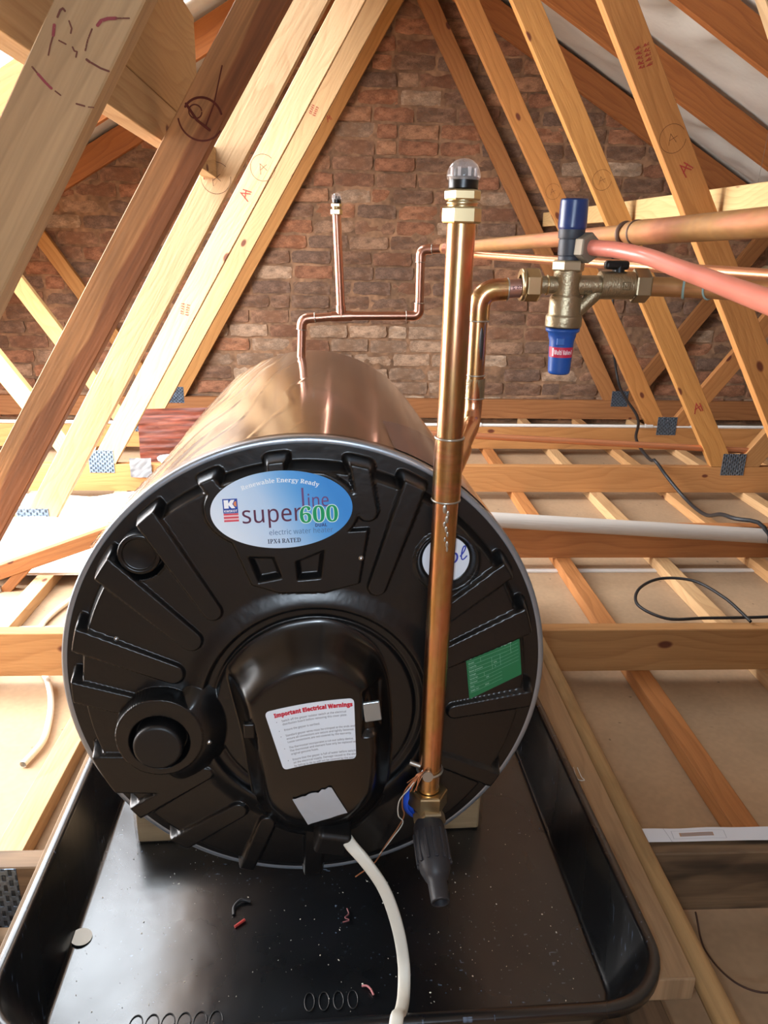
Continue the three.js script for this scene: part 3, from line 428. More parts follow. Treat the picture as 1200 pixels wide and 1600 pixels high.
    const c3 = Math.hypot(u - 0.154, v - 0.146); z = Math.max(z, 0.031 * (1 - ss(0.036, 0.041, c3)) * ss(0.028, 0.033, c3)); if (c3 < 0.033) z = Math.min(z, mix(0.021, 0.031, ss(0.028, 0.033, c3)));
    const wall = 1 - ss(0.248, 0.256, rho); z = Math.max(0.004 + (z - 0.004) * wall, zr, 0.004 * (1 - ss(0.268, 0.273, rho)));
    return z;
  };
  { const nr = 220, na = 820, pos = [0, 0, H(0, 0)], uv = [0, 0], idx = []; for (let j = 1; j <= nr; j++) for (let i = 0; i < na; i++) { const r = 0.2735 * j / nr, a = i / na * Math.PI * 2, u = r * Math.cos(a), v = r * Math.sin(a); pos.push(u, v, H(u, v)); uv.push(u / 0.3, v / 0.3); }
    for (let i = 0; i < na; i++) idx.push(0, 1 + i, 1 + (i + 1) % na); for (let j = 0; j < nr - 1; j++) for (let i = 0; i < na; i++) { const a = 1 + j * na + i, b = 1 + j * na + (i + 1) % na; idx.push(a, a + na, b, b, a + na, b + na); }
    const g = new THREE.BufferGeometry(); g.setAttribute('position', new THREE.Float32BufferAttribute(pos, 3)); g.setAttribute('uv', new THREE.Float32BufferAttribute(uv, 2)); g.setIndex(idx); g.computeVertexNormals();
    M.cover = new THREE.MeshPhysicalMaterial({ color: new THREE.Color('#0c0c0d'), roughness: 0.33, bumpMap: grime, bumpScale: 0.0004, clearcoat: 0.15, clearcoatRoughness: 0.25 });
    obj('end_cover', g, M.cover, h); }
  // element cover: a domed box with its own outline
  { const out = [[-0.092, 0.016], [-0.081, -0.046], [-0.073, -0.105], [-0.064, -0.158], [-0.037, -0.193], [0.011, -0.206], [0.058, -0.194], [0.091, -0.148], [0.098, -0.069], [0.092, 0.007], [0.077, 0.046], [0.044, 0.073], [0.014, 0.082], [-0.028, 0.075], [-0.064, 0.055], [-0.084, 0.034]];
    const cv = new THREE.CatmullRomCurve3(out.map(([a, b]) => V(a, b, 0)), true, 'catmullrom', 0.4).getSpacedPoints(220); const nr = 60, na = 220, c = [0.008, -0.05];
    const prof = (s, u, v) => { const e = 0.032 + 0.044 * (1 - Math.pow(ss(0.66, 1.0, s), 1.15)); let z = e; z -= 0.010 * ss(-0.10, -0.20, v) * (1 - ss(0.7, 1, s)); // slot and latch recess at the left, groove at the right
      const sl = Math.max(Math.abs(u + 0.064) - 0.006, Math.abs(v + 0.045) - 0.008); z -= 0.010 * (1 - ss(-0.001, 0.002, sl)); const gr = Math.max(Math.abs(u - 0.0705) - 0.010, Math.abs(v + 0.014) - 0.026); z -= 0.008 * (1 - ss(-0.003, 0.003, gr)); return z; };
    const pos = [c[0], c[1], prof(0, ...c)], idx = []; for (let j = 1; j <= nr; j++) for (let i = 0; i < na; i++) { const s = j / nr, u = mix(c[0], cv[i].x, s), v = mix(c[1], cv[i].y, s); pos.push(u, v, prof(s, u, v)); }
    for (let i = 0; i < na; i++) idx.push(0, 1 + (i + 1) % na, 1 + i); for (let j = 0; j < nr - 1; j++) for (let i = 0; i < na; i++) { const a = 1 + j * na + i, b = 1 + j * na + (i + 1) % na; idx.push(a, b, a + na, b, b + na, a + na); }
    const g = new THREE.BufferGeometry(); g.setAttribute('position', new THREE.Float32BufferAttribute(pos, 3)); g.setIndex(idx); g.computeVertexNormals();
    if (g.attributes.normal.getZ(0) < 0) { for (let i = 0; i < idx.length; i += 3) { const t = idx[i]; idx[i] = idx[i + 1]; idx[i + 1] = t; } g.setIndex(idx); g.computeVertexNormals(); }
    const e = obj('element_cover', g, new THREE.MeshPhysicalMaterial({ color: new THREE.Color('#0b0b0c'), roughness: 0.26, clearcoat: 0.3, clearcoatRoughness: 0.18 }), h);
    const clip = new RoundedBoxGeometry(0.019, 0.024, 0.004, 2, 0.0015); clip.rotateZ(0.13); clip.translate(0.070, -0.012, 0.072); obj('metal_clip', clip, std('#aebac2', 0.3, 0.8), e);
    const lug = new RoundedBoxGeometry(0.012, 0.018, 0.008, 2, 0.002); lug.translate(-0.064, -0.03, 0.073); obj('latch', lug, M.blackCap, e);
    const sp = new RoundedBoxGeometry(0.04, 0.034, 0.04, 3, 0.006); sp.rotateZ(-0.25).rotateX(0.25); sp.translate(0.026, -0.185, 0.052); obj('cable_spout', sp, M.blackMatt, e);
  }
  // caps
  { const g = lathe([[0, 0.0275], [0.0165, 0.028], [0.0175, 0.0305], [0.019, 0.0315], [0.0218, 0.031], [0.0228, 0.0295], [0.0232, 0.01]].reverse(), 44); g.rotateX(Math.PI / 2).translate(-0.177, 0.159, 0); const c = obj('plug_cap', g, M.blackCap, h);
    const g2 = lathe([[0, 0.064], [0.023, 0.064], [0.0262, 0.0625], [0.0272, 0.059], [0.0278, 0.03]].reverse(), 48); g2.rotateX(Math.PI / 2).translate(-0.166, -0.056, 0); obj('plug_cap', g2, M.blackMatt, h); }
  { const g = lathe([[0, 0.0025], [0.0022, 0.002], [0.003, 0]].reverse(), 12); g.rotateX(Math.PI / 2); const p = [[-0.112, -0.06], [0.059, 0.153], [-0.209, 0.061]]; p.forEach(([u, v]) => { const s = obj('screw', g, M.steel, h); s.position.set(u, v, H(u, v)); s.rotation.x = 0; }); }
  // printed labels
  const flat = (name, shape, uvf, tex, at, rough = 0.35, label) => { const g = new THREE.ExtrudeGeometry(shape, { depth: 0.0004, bevelEnabled: false, curveSegments: 48 }); const p = g.attributes.position, uv = new Float32Array(p.count * 2); for (let i = 0; i < p.count; i++) { const [a, b] = uvf(p.getX(i), p.getY(i)); uv[2 * i] = a; uv[2 * i + 1] = b; } g.setAttribute('uv', new THREE.BufferAttribute(uv, 2)); const m = obj(name, g, new THREE.MeshStandardMaterial({ map: tex, roughness: rough }), h, label); m.position.set(...at); return m; };
  { const a = 0.0745, b = 0.0425, s = new THREE.Shape(); s.absellipse(0, 0, a, b, 0, Math.PI * 2);
    const tex = canvasTex(1490, 850, (x, w, hh) => {
      const g = x.createLinearGradient(200, 700, w - 250, 160); g.addColorStop(0, '#e4eef8'); g.addColorStop(0.42, '#bcd6f0'); g.addColorStop(0.75, '#5aa2e0'); g.addColorStop(1, '#3d8cd4'); x.fillStyle = g; x.fillRect(0, 0, w, hh);
      const arc = (t, cx, cy, r, mid, font, fill) => { x.font = font; x.fillStyle = fill; const tot = x.measureText(t).width; let a0 = mid - tot / r / 2; for (const ch of t) { const cw = x.measureText(ch).width; x.save(); x.translate(cx + r * Math.sin(a0 + cw / r / 2), cy - r * Math.cos(a0 + cw / r / 2)); x.rotate(a0 + cw / r / 2); x.fillText(ch, -cw / 2, 0); x.restore(); a0 += cw / r; } };
      arc('Renewable Energy Ready', 745, 1300, 1175, 0.0, 'bold 64px serif', '#f2f7fb');
      x.fillStyle = '#ffffff'; x.fillRect(136, 276, 154, 250); x.fillStyle = '#2a50a8'; x.fillRect(136, 276, 154, 110); x.fillStyle = '#ffffff'; x.fillRect(148, 288, 130, 92); x.fillStyle = '#2a50a8'; x.beginPath(); x.moveTo(196, 288); x.lineTo(222, 288); x.lineTo(196, 326); x.fill(); x.beginPath(); x.moveTo(196, 344); x.lineTo(196, 380); x.lineTo(224, 380); x.fill(); x.beginPath(); x.moveTo(236, 334); x.lineTo(262, 288); x.lineTo(278, 288); x.lineTo(278, 380); x.lineTo(264, 380); x.fill();
      x.fillStyle = '#e08a5a'; x.beginPath(); x.arc(278, 334, 30, Math.PI / 2, Math.PI * 1.5); x.fill();
      x.fillStyle = '#27479c'; x.fillRect(136, 386, 154, 48); x.fillStyle = '#fff'; x.font = 'bold 36px sans-serif'; x.fillText('KWIKOT', 142, 423); for (let i = 0; i < 5; i++) { x.fillStyle = i % 2 ? '#f0c8cc' : '#dc4a5a'; x.fillRect(136, 436 + i * 18, 154, 18); }
      x.fillStyle = '#5d2f4a'; x.font = '264px sans-serif'; x.fillText('super', 316, 553, 640);
      x.fillStyle = '#6a4a7c'; x.font = '200px sans-serif'; x.fillText('ine', 1010, 410, 240); x.fillRect(962, 196, 22, 214);
      x.font = 'bold 252px serif'; x.lineWidth = 16; x.strokeStyle = '#dff3ee'; x.strokeText('600', 918, 580, 430); x.fillStyle = '#159a62'; x.fillText('600', 918, 580, 430);
      x.fillStyle = '#2c2f66'; x.font = 'bold 50px sans-serif'; x.fillText('DUAL', 1082, 632, 160); x.fillStyle = '#587aa6'; x.font = '78px sans-serif'; x.fillText('electric water heater', 592, 698, 680); x.fillStyle = '#20304f'; x.font = 'bold 68px serif'; x.fillText('IPX4 RATED', 571, 792, 355);
    });
    const m = flat('brand_badge', s, (u, v) => [u / (2 * a) + 0.5, v / (2 * b) + 0.5], tex, [-0.025, 0.2085, 0.0343], 0.3, 'pale blue oval badge'); m.rotation.z = 0.045; }
  { // warning label, an arched sector
    const c = [0.066, -0.44], r0 = 0.372, r1 = 0.4475, a0 = -0.255, a1 = -0.036, s = new THREE.Shape(), pt = (r, a) => [c[0] + r * Math.sin(a), c[1] + r * Math.cos(a)], rr = 0.006, da = rr / r1;
    s.moveTo(...pt(r0 + rr, a0)); s.lineTo(...pt(r1 - rr, a0)); s.quadraticCurveTo(...pt(r1, a0), ...pt(r1, a0 + da)); for (let i = 1; i <= 12; i++) s.lineTo(...pt(r1, mix(a0 + da, a1 - da, i / 12))); s.quadraticCurveTo(...pt(r1, a1), ...pt(r1 - rr, a1)); s.lineTo(...pt(r0 + rr, a1)); s.quadraticCurveTo(...pt(r0, a1), ...pt(r0, a1 - da)); for (let i = 1; i <= 12; i++) s.lineTo(...pt(r0, mix(a1 - da, a0 + da, i / 12))); s.quadraticCurveTo(...pt(r0, a0), ...pt(r0 + rr, a0));
    const bx = [-0.055, 0.058], by = [-0.082, 0.020], W = 1130, Hh = 1020, px = (u) => (u - bx[0]) / 0.113 * W, py = (v) => (by[1] - v) / 0.102 * Hh, k = W / 0.113;
    const tex = canvasTex(W, Hh, (x) => { x.fillStyle = '#dfe6ee'; x.fillRect(0, 0, W, Hh); const arc = (t, r, a, font, fill, sq = 1) => { x.font = font; x.fillStyle = fill; for (const ch of t) { const cw = x.measureText(ch).width * sq, da2 = cw / (r * k); x.save(); x.translate(px(c[0] + r * Math.sin(a + da2 / 2)), py(c[1] + r * Math.cos(a + da2 / 2))); x.rotate(a + da2 / 2); x.scale(sq, 1); x.fillText(ch, -cw / 2 / sq, 0); if (fill === '#c4253a') x.strokeText(ch, -cw / 2 / sq, 0); x.restore(); a += da2; } };
      x.lineWidth = 7; x.strokeStyle = '#c4253a'; arc('Important Electrical Warnings', r1 - 0.0095, a0 + 0.02, 'bold 66px sans-serif', '#c4253a', 0.89);
      const T = [['Switch off the geyser isolator switch at the electrical', 'distribution board before removing this cover plate.'], ['Ensure the geyser is earthed.'], ['Standard geyser wires must be crimped at the ends and', 'ensure all connections are secure and tightly fastened.', 'Loose connections are not covered by the warranty.'], ['The thermostat incorporates a cut-out safety device.', 'The thermostat and element fuse only be replaced with', 'original genuine fuses.'], ['Ensure that the geyser is full of water before switching', 'on the electrical supply. Damage caused to the element', 'by failing to do so will not be covered by the warranty.']];
      let r = r1 - 0.0165; for (const p of T) { arc('•', r, a0 + 0.02, 'bold 30px sans-serif', '#4a4e58'); for (const l of p) { arc(l, r, a0 + 0.034, '35px sans-serif', '#3e434e', 0.87); r -= 0.0042; } r -= 0.0030; } });
    flat('warning_label', s, (u, v) => [(u - bx[0]) / 0.113, (v - by[0]) / 0.102], tex, [0, 0, 0.0763], 0.4, 'white warning label with red heading'); }
  { // green rating label
    const q = [[0.180, 0.030], [0.241, 0.055], [0.247, 0.005], [0.187, -0.026]], s = new THREE.Shape(q.map((p) => new THREE.Vector2(...p)));
    const tex = canvasTex(640, 520, (x) => { x.fillStyle = '#1d6b43'; x.fillRect(0, 0, 640, 520); x.strokeStyle = '#cfe6d8'; x.fillStyle = '#e4f2ea'; x.lineWidth = 4; x.strokeRect(16, 12, 46, 46); x.beginPath(); x.arc(39, 35, 15, 0, 7); x.stroke(); x.beginPath(); x.arc(39, 35, 9, 1.6, 4.7); x.fill(); x.font = 'bold 38px sans-serif'; x.fillText('Electrolux South Africa (Pty) Ltd', 74, 50, 470); x.lineWidth = 2; x.globalAlpha = 0.75; const L2 = (a, b, c, d) => { x.beginPath(); x.moveTo(a, b); x.lineTo(c, d); x.stroke(); }; for (let i = 0; i < 9; i++) L2(16, 84 + i * 46, i > 5 ? 410 : 620, 84 + i * 46); L2(170, 84, 170, 130); L2(300, 130, 300, 268); L2(400, 130, 400, 268); L2(530, 16, 530, 176); L2(200, 268, 200, 314);
      x.font = '24px sans-serif'; [['Model', 24, 116], ['Capacity', 24, 162], ['Rated pressure', 24, 208], ['kPa', 320, 208], ['Voltage', 24, 254], ['V', 330, 254], ['Serial No', 24, 300], ['Element', 24, 346], ['kW', 220, 346], ['Date', 24, 392], ['SANS 151', 24, 440], ['IPX4', 200, 440]].forEach(([t, a, b]) => x.fillText(t, a, b)); x.globalAlpha = 1; });
    const inv = (u, v) => { let a = (u - 0.18) / 0.063, b = (v + 0.026) / 0.056; for (let i = 0; i < 8; i++) { const X = mix(mix(q[3][0], q[2][0], a), mix(q[0][0], q[1][0], a), b), Y = mix(mix(q[3][1], q[2][1], a), mix(q[0][1], q[1][1], a), b); a += (u - X) / 0.062; b += (v - Y) / 0.053; } return [a, b]; };
    flat('rating_label', s, inv, tex, [0, 0, 0.0292], 0.35, 'green rating label'); }
  { const s = new THREE.Shape(); s.absarc(0, 0, 0.0265, 0, Math.PI * 2); const tex = canvasTex(256, 256, (x) => { x.fillStyle = '#dde2ea'; x.fillRect(0, 0, 256, 256); x.strokeStyle = '#2438a8'; x.lineWidth = 10; x.lineCap = 'round'; x.font = 'italic 96px serif'; x.fillStyle = '#2438a8'; x.fillText('20', 40, 150); x.beginPath(); x.ellipse(172, 122, 17, 26, 0.2, 0, 7); x.stroke(); x.lineWidth = 7; x.beginPath(); x.moveTo(206, 112); x.bezierCurveTo(250, 60, 226, 36, 216, 72); x.bezierCurveTo(204, 130, 214, 150, 240, 112); x.stroke(); });
    flat('capacity_sticker', s, (u, v) => [u / 0.053 + 0.5, v / 0.053 + 0.5], tex, [0.154, 0.146, 0.0215], 0.4, 'round white sticker with blue handwriting'); }
  { // strip of silver foil tape over the cable entry
    const nu = 12, nv = 10, pos = [], idx = []; const c = [[-0.019, -0.119], [0.025, -0.104], [0.043, -0.141], [-0.002, -0.157]]; for (let j = 0; j <= nv; j++) for (let i = 0; i <= nu; i++) { const a = i / nu, b = j / nv; const X = mix(mix(c[0][0], c[1][0], a), mix(c[3][0], c[2][0], a), b), Y = mix(mix(c[0][1], c[1][1], a), mix(c[3][1], c[2][1], a), b) + (j === 0 ? (hash(i, 3, 9) - 0.5) * 0.003 : 0); pos.push(X, Y, 0.0778 + (noise(a * 9, b * 8, 4) - 0.5) * 0.0010 - 0.010 * ss(-0.10, -0.20, Y)); }
    for (let j = 0; j < nv; j++) for (let i = 0; i < nu; i++) { const a = j * (nu + 1) + i; idx.push(a, a + nu + 2, a + 1, a, a + nu + 1, a + nu + 2); } const g = new THREE.BufferGeometry(); g.setAttribute('position', new THREE.Float32BufferAttribute(pos, 3)); g.setIndex(idx); g.computeVertexNormals(); obj('foil_patch', g, std('#b9c0c8', 0.55, 0.35), h, 'crumpled white foil patch'); }
  // threaded inlet stub with blue tape
  { const g = lathe([[0.0165, 0], [0.0165, 0.035], [0.012, 0.036]], 28); g.rotateX(Math.PI / 2).translate(0.139, -0.160, 0.01); obj('inlet_socket', g, M.brassDull, h); const g2 = lathe([[0.0185, 0], [0.0232, 0.003], [0.0236, 0.010], [0.0182, 0.013]], 28); g2.rotateX(Math.PI / 2).translate(0.1335, -0.153, 0.036); obj('thread_tape', g2, M.tape, h, 'blue thread tape'); }
}
// timber bearers under the drum
for (const [z, top, l] of [[-0.2, 0.297, 'film wrapped timber bearer under the front of the drum, both ends showing'], [-0.92, 0.262, 'rear timber bearer under the heater drum']]) {
  const b = thing('timber_bearer', l, 'bearer', [-0.01, 0.202, z]); b.rotation.y = TRAY; obj('block', timber(-0.262, 0.262, 0, top - 0.202, -0.036, 0.036, 0, 0.004), wood('grey', '#e0d0b8'), b);
  const f = new RoundedBoxGeometry(0.532, top - 0.2, 0.08, 4, 0.006); f.translate(0, (top - 0.202) / 2 + 0.001, 0); const p = f.attributes.position; for (let i = 0; i < p.count; i++) p.setXYZ(i, p.getX(i) + 0.003 * (noise(p.getY(i) * 90, p.getZ(i) * 90, 3) - 0.3), p.getY(i), p.getZ(i)); f.computeVertexNormals(); obj('film', f, M.film, b);
}

// ------------------------------------------------------------------ the cold feed riser at the front and its fittings
const PX = 0.1475, PZ = 0.052;                                          // axis of the riser
{
  const t = thing('copper_riser_pipe', 'thick polished copper riser pipe standing in front of the black end cover', 'pipe', [PX, 0.43, PZ]); const Y = (y) => y - 0.43, R = 0.0131;
  const xl = (y) => -0.0065 * ss(1.1, 0.4, y); const pv = (y) => V(xl(y), Y(y), 0);
  const up = new THREE.TubeGeometry(new THREE.CatmullRomCurve3([pv(0.465), pv(0.7), pv(0.9), pv(1.088)]), 60, R, 36, false);
  const uvs = up.attributes.uv; for (let i = 0; i < uvs.count; i++) uvs.setX(i, uvs.getX(i) * 4); obj('tube', up, M.copper, t);
  const tee = obj('tee_fitting', [rod(pv(0.823), pv(0.888), 0.0146, 36), rod(pv(0.850), V(0.020, Y(0.858), -0.070), 0.0132, 28)], M.copper, t);
  for (const y of [0.823, 0.888]) obj('solder_joint', ring(pv(y), V(0, 1, 0), 0.0141, 0.0012, 40), M.solder, tee);
  const drip = []; for (let i = 0; i < 9; i++) { const g = new THREE.SphereGeometry(0.0012 + 0.001 * hash(i, 1, 2), 8, 6); g.scale(1, 2.2, 0.5); g.translate(xl(0.80) + (hash(i, 2, 2) - 0.5) * 0.008, Y(0.817 - i * 0.0055), R + 0.0002); drip.push(g); } obj('solder_drips', drip, M.solder, tee);
  const j1 = V(0.0465, Y(0.868), -0.153), j2 = V(0.047, Y(1.020), -0.156), x2 = V(0.118, Y(1.0255), -0.112);
  const br = obj('branch_tube', pipe([V(0.016, Y(0.857), -0.058), j1, V(0.047, Y(1.01), -0.156)], 0.0105, 0.028, 70, 28), M.copper, t); obj('collar', rod(V(0.047, Y(0.898), -0.1555), V(0.047, Y(0.921), -0.1555), 0.0119, 28), M.brassDull, t);
  obj('solder_joint', [ring(V(0.047, Y(0.925), -0.1555), V(0, 1, 0), 0.0112, 0.0011), ring(V(0.047, Y(0.898), -0.1555), V(0, 1, 0), 0.0116, 0.001)], M.solder, br);
  obj('elbow', pipe([V(0.047, Y(0.987), -0.156), j2, V(0.078, Y(1.022), -0.156)], 0.0124, 0.02, 40, 28), M.copper, t);
  obj('solder_joint', [ring(V(0.047, Y(0.987), -0.156), V(0, 1, 0), 0.0117, 0.0011), ring(V(0.078, Y(1.022), -0.156), V(1, 0, 0), 0.0117, 0.0011)], M.solder, t);
  const st = obj('solder_streak', new THREE.SphereGeometry(1, 14, 10).scale(0.0034, 0.021, 0.0012).translate(0.0495, Y(0.96), -0.1455), std('#4a4644', 0.35, 0.6), t);
  const hz = obj('outlet_tube', rod(V(0.072, Y(1.0215), -0.156), V(0.112, Y(1.0255), -0.155), 0.0106, 28), std('#c49a8e', 0.32, 0.85), t);
  { const tex = canvasTex(256, 64, (x) => { x.fillStyle = '#5a3038'; x.font = 'bold 40px sans-serif'; x.translate(256, 64); x.rotate(Math.PI); x.fillText('100 CLASS 2', 6, 46, 244); }); const g = new THREE.CylinderGeometry(0.01075, 0.01075, 0.036, 12, 1, true, -0.55, 0.8); g.rotateZ(-Math.PI / 2 + 0.1); const u = g.attributes.uv; for (let i = 0; i < u.count; i++) { const a = u.getX(i), b = u.getY(i); u.setXY(i, b, a); } g.translate(0.096, Y(1.0240), -0.1555); obj('pipe_print', g, new THREE.MeshStandardMaterial({ map: tex, transparent: true, roughness: 0.6 }), hz); }
  // compression elbow at the foot
  const foot = obj('compression_nut', orient(hexNut(0.0225, 0.024), pv(0.452), V(0.0, 1, 0)), M.brass, t);
  obj('compression_elbow', [pipe([V(-0.0065, Y(0.445), 0), V(-0.007, Y(0.428), 0), V(-0.008, Y(0.428), -0.03)], 0.0145, 0.012, 30, 24), orient(hexNut(0.0195, 0.014), V(-0.0055, Y(0.431), 0.012), V(0.1, -0.35, 0.9))], M.brassDull, t);
  const band = obj('earth_clamp', [ring(pv(0.492), V(0, 1, 0.05), R + 0.0014, 0.0016, 36), new THREE.CylinderGeometry(0.0062, 0.0062, 0.004, 16).rotateX(Math.PI / 2 - 0.2).translate(xl(0.492) - 0.004, Y(0.494), R + 0.003), rod(V(-0.018, Y(0.499), 0.004), V(-0.03, Y(0.503), 0.002), 0.0032, 10)], M.solder, t);
  // vacuum breaker on top
  function breaker(name, label, s, at) {
    const b = thing(name, label, 'vacuum breaker', at);
    obj('nut', hexNut(0.0205 * s, 0.019 * s).translate(0, 0.0095 * s, 0), M.brass, b); obj('neck', lathe([[0.0155, 0.018], [0.0155, 0.0215], [0.017, 0.0225], [0.0155, 0.024], [0.0155, 0.026]].map(([r, y]) => [r * s, y * s]), 28), M.brass, b); obj('nut', hexNut(0.0188 * s, 0.0125 * s).translate(0, 0.0315 * s, 0), M.brass, b);
    obj('collar', lathe([[0.012, -0.001], [0.0152, 0], [0.0155, 0.0015], [0.0155, 0.0125], [0.0145, 0.0135], [0.0105, 0.0135], [0.0102, 0.022], [0, 0.0225]].map(([r, y]) => [r * s, (y + 0.0378) * s]), 36), M.blackCap, b);
    const dome = lathe([[0.0158, 0], [0.0166, 0.0005], [0.0172, 0.0035], [0.0176, 0.0045], [0.0166, 0.0105], [0.0138, 0.0168], [0.0092, 0.0212], [0.0045, 0.0232], [0.0, 0.0236]].map(([r, y]) => [r * s, (y + 0.0475) * s]), 40); obj('dome', dome, phys({ color: '#f4f0ee', transmission: 0.82, thickness: 0, roughness: 0.12, ior: 1.5, side: THREE.DoubleSide }), b);
    const fin = []; for (let i = 0; i < 8; i++) { const g = new THREE.BoxGeometry(0.0032 * s, 0.011 * s, 0.0012 * s); g.translate(0, 0.0555 * s, 0.0135 * s); g.rotateY(i * Math.PI / 4 + 0.3); fin.push(g); } obj('dome_fins', fin, phys({ color: '#f2eeee', roughness: 0.25, transmission: 0.5, thickness: 0 }), b);
    return b;
  }
  breaker('vacuum_breaker', 'large brass vacuum breaker with clear dome on top of the thick front riser', 0.87, [PX, 1.087, PZ]).scale.set(1, 0.88, 1);
  breaker('vacuum_breaker', 'small brass vacuum breaker with clear dome on the thin rear copper pipe', 0.60, [0.0235, 1.121, -0.93]);
  // drain cock pointing out of the foot
  const d = thing('drain_cock', 'black ribbed plastic drain cock with open spout below the brass foot of the riser', 'drain cock', [0.1405, 0.426, 0.072]);
  const dir = V(0.06, -0.30, 0.93).normalize(), w = (pts) => orient(lathe(pts, 40), V(0, 0, 0), dir);
  const body = w([[0.006, -0.012], [0.0155, -0.008], [0.0178, 0.0], [0.0192, 0.014], [0.0192, 0.036], [0.0172, 0.052], [0.0135, 0.061], [0.0108, 0.066], [0.0102, 0.087], [0.0098, 0.0885], [0.0072, 0.0885], [0.0068, 0.07], [0, 0.069]]); obj('body', body, std('#26262a', 0.48), d);
  const rb = []; for (let i = 0; i < 12; i++) { const g = new RoundedBoxGeometry(0.0042, 0.036, 0.0035, 2, 0.0012); g.translate(0, 0.028, 0.0187); g.rotateY(i * Math.PI / 6); rb.push(orient(g, V(0, 0, 0), dir)); } const rm = std('#2b2b30', 0.45); rb.forEach((g) => obj('grip_rib', g, rm, d));
}
// stray strands of earth wire at the foot
{
  const t = thing('earth_wire', 'thin bare copper earth wire curling from the riser clamp down to the tank rim', 'wire', [0.12, 0.48, 0.05]); const o = V(0.12, 0.48, 0.05), P = (x, y, z) => V(x, y, z).sub(o);
  obj('strand', tube([P(0.136, 0.497, 0.062), P(0.121, 0.487, 0.066), P(0.111, 0.468, 0.064), P(0.110, 0.445, 0.06), P(0.113, 0.43, 0.056), P(0.106, 0.405, 0.05), P(0.092, 0.375, 0.046), P(0.079, 0.345, 0.042), P(0.056, 0.322, 0.04)], 0.0009, 60, 6), M.copperRed, t);
  obj('strand', tube([P(0.134, 0.499, 0.06), P(0.117, 0.478, 0.068), P(0.106, 0.455, 0.062), P(0.106, 0.43, 0.058), P(0.112, 0.418, 0.054), P(0.1, 0.388, 0.048), P(0.085, 0.36, 0.044)], 0.0007, 50, 6), M.wireWhite, t);
  const fray = []; for (let i = 0; i < 9; i++) fray.push(tube([P(0.134, 0.496, 0.062), P(0.124 + hash(i, 1, 1) * 0.006, 0.486 + hash(i, 2, 1) * 0.01, 0.066), P(0.114 + hash(i, 3, 1) * 0.012, 0.470 + hash(i, 4, 1) * 0.014, 0.066)], 0.0006, 12, 5)); fray.forEach((g) => obj('strand', g, M.copperRed, t));
}
// white mains cable from the spout across the tray
{
  const t = thing('mains_cable', 'flat white mains cable dropping from the element cover over the tray', 'cable', [0, 0, 0]);
  const pts = [V(0.036, 0.418, 0.058), V(0.048, 0.41, 0.078), V(0.066, 0.396, 0.092), V(0.088, 0.366, 0.104), V(0.104, 0.322, 0.118), V(0.111, 0.282, 0.134), V(0.1095, 0.268, 0.157), V(0.104, 0.282, 0.188), V(0.097, 0.304, 0.214), V(0.09, 0.25, 0.245), V(0.08, 0.1, 0.262), V(0.08, 0.006, 0.33)];
  const c = new THREE.CatmullRomCurve3(pts); const s = new THREE.Shape(); const a = 0.0072, b = 0.0036; s.absellipse(0, 0, b, a, 0, Math.PI * 2);
  const n = 140, m = 16, pos = [], idx = []; for (let i = 0; i <= n; i++) { const p = c.getPoint(i / n), d = c.getTangent(i / n), side = V(1, 0, 0.25).addScaledVector(d, -V(1, 0, 0.25).dot(d)).normalize(), nn = new THREE.Vector3().crossVectors(d, side); for (let k = 0; k < m; k++) { const w = k / m * Math.PI * 2, cs = Math.cos(w), sn = Math.sin(w), e = a * Math.sign(cs) * Math.pow(Math.abs(cs), 0.7), f = b * Math.sign(sn) * Math.pow(Math.abs(sn), 0.8); pos.push(p.x + side.x * e + nn.x * f, p.y + side.y * e + nn.y * f, p.z + side.z * e + nn.z * f); } }
  for (let i = 0; i < n; i++) for (let k = 0; k < m; k++) { const A = i * m + k, B = i * m + (k + 1) % m; idx.push(A, A + m, B, B, A + m, B + m); } const g = new THREE.BufferGeometry(); g.setAttribute('position', new THREE.Float32BufferAttribute(pos, 3)); g.setIndex(idx); g.computeVertexNormals(); obj('sheath', g, M.wireWhite, t);
}

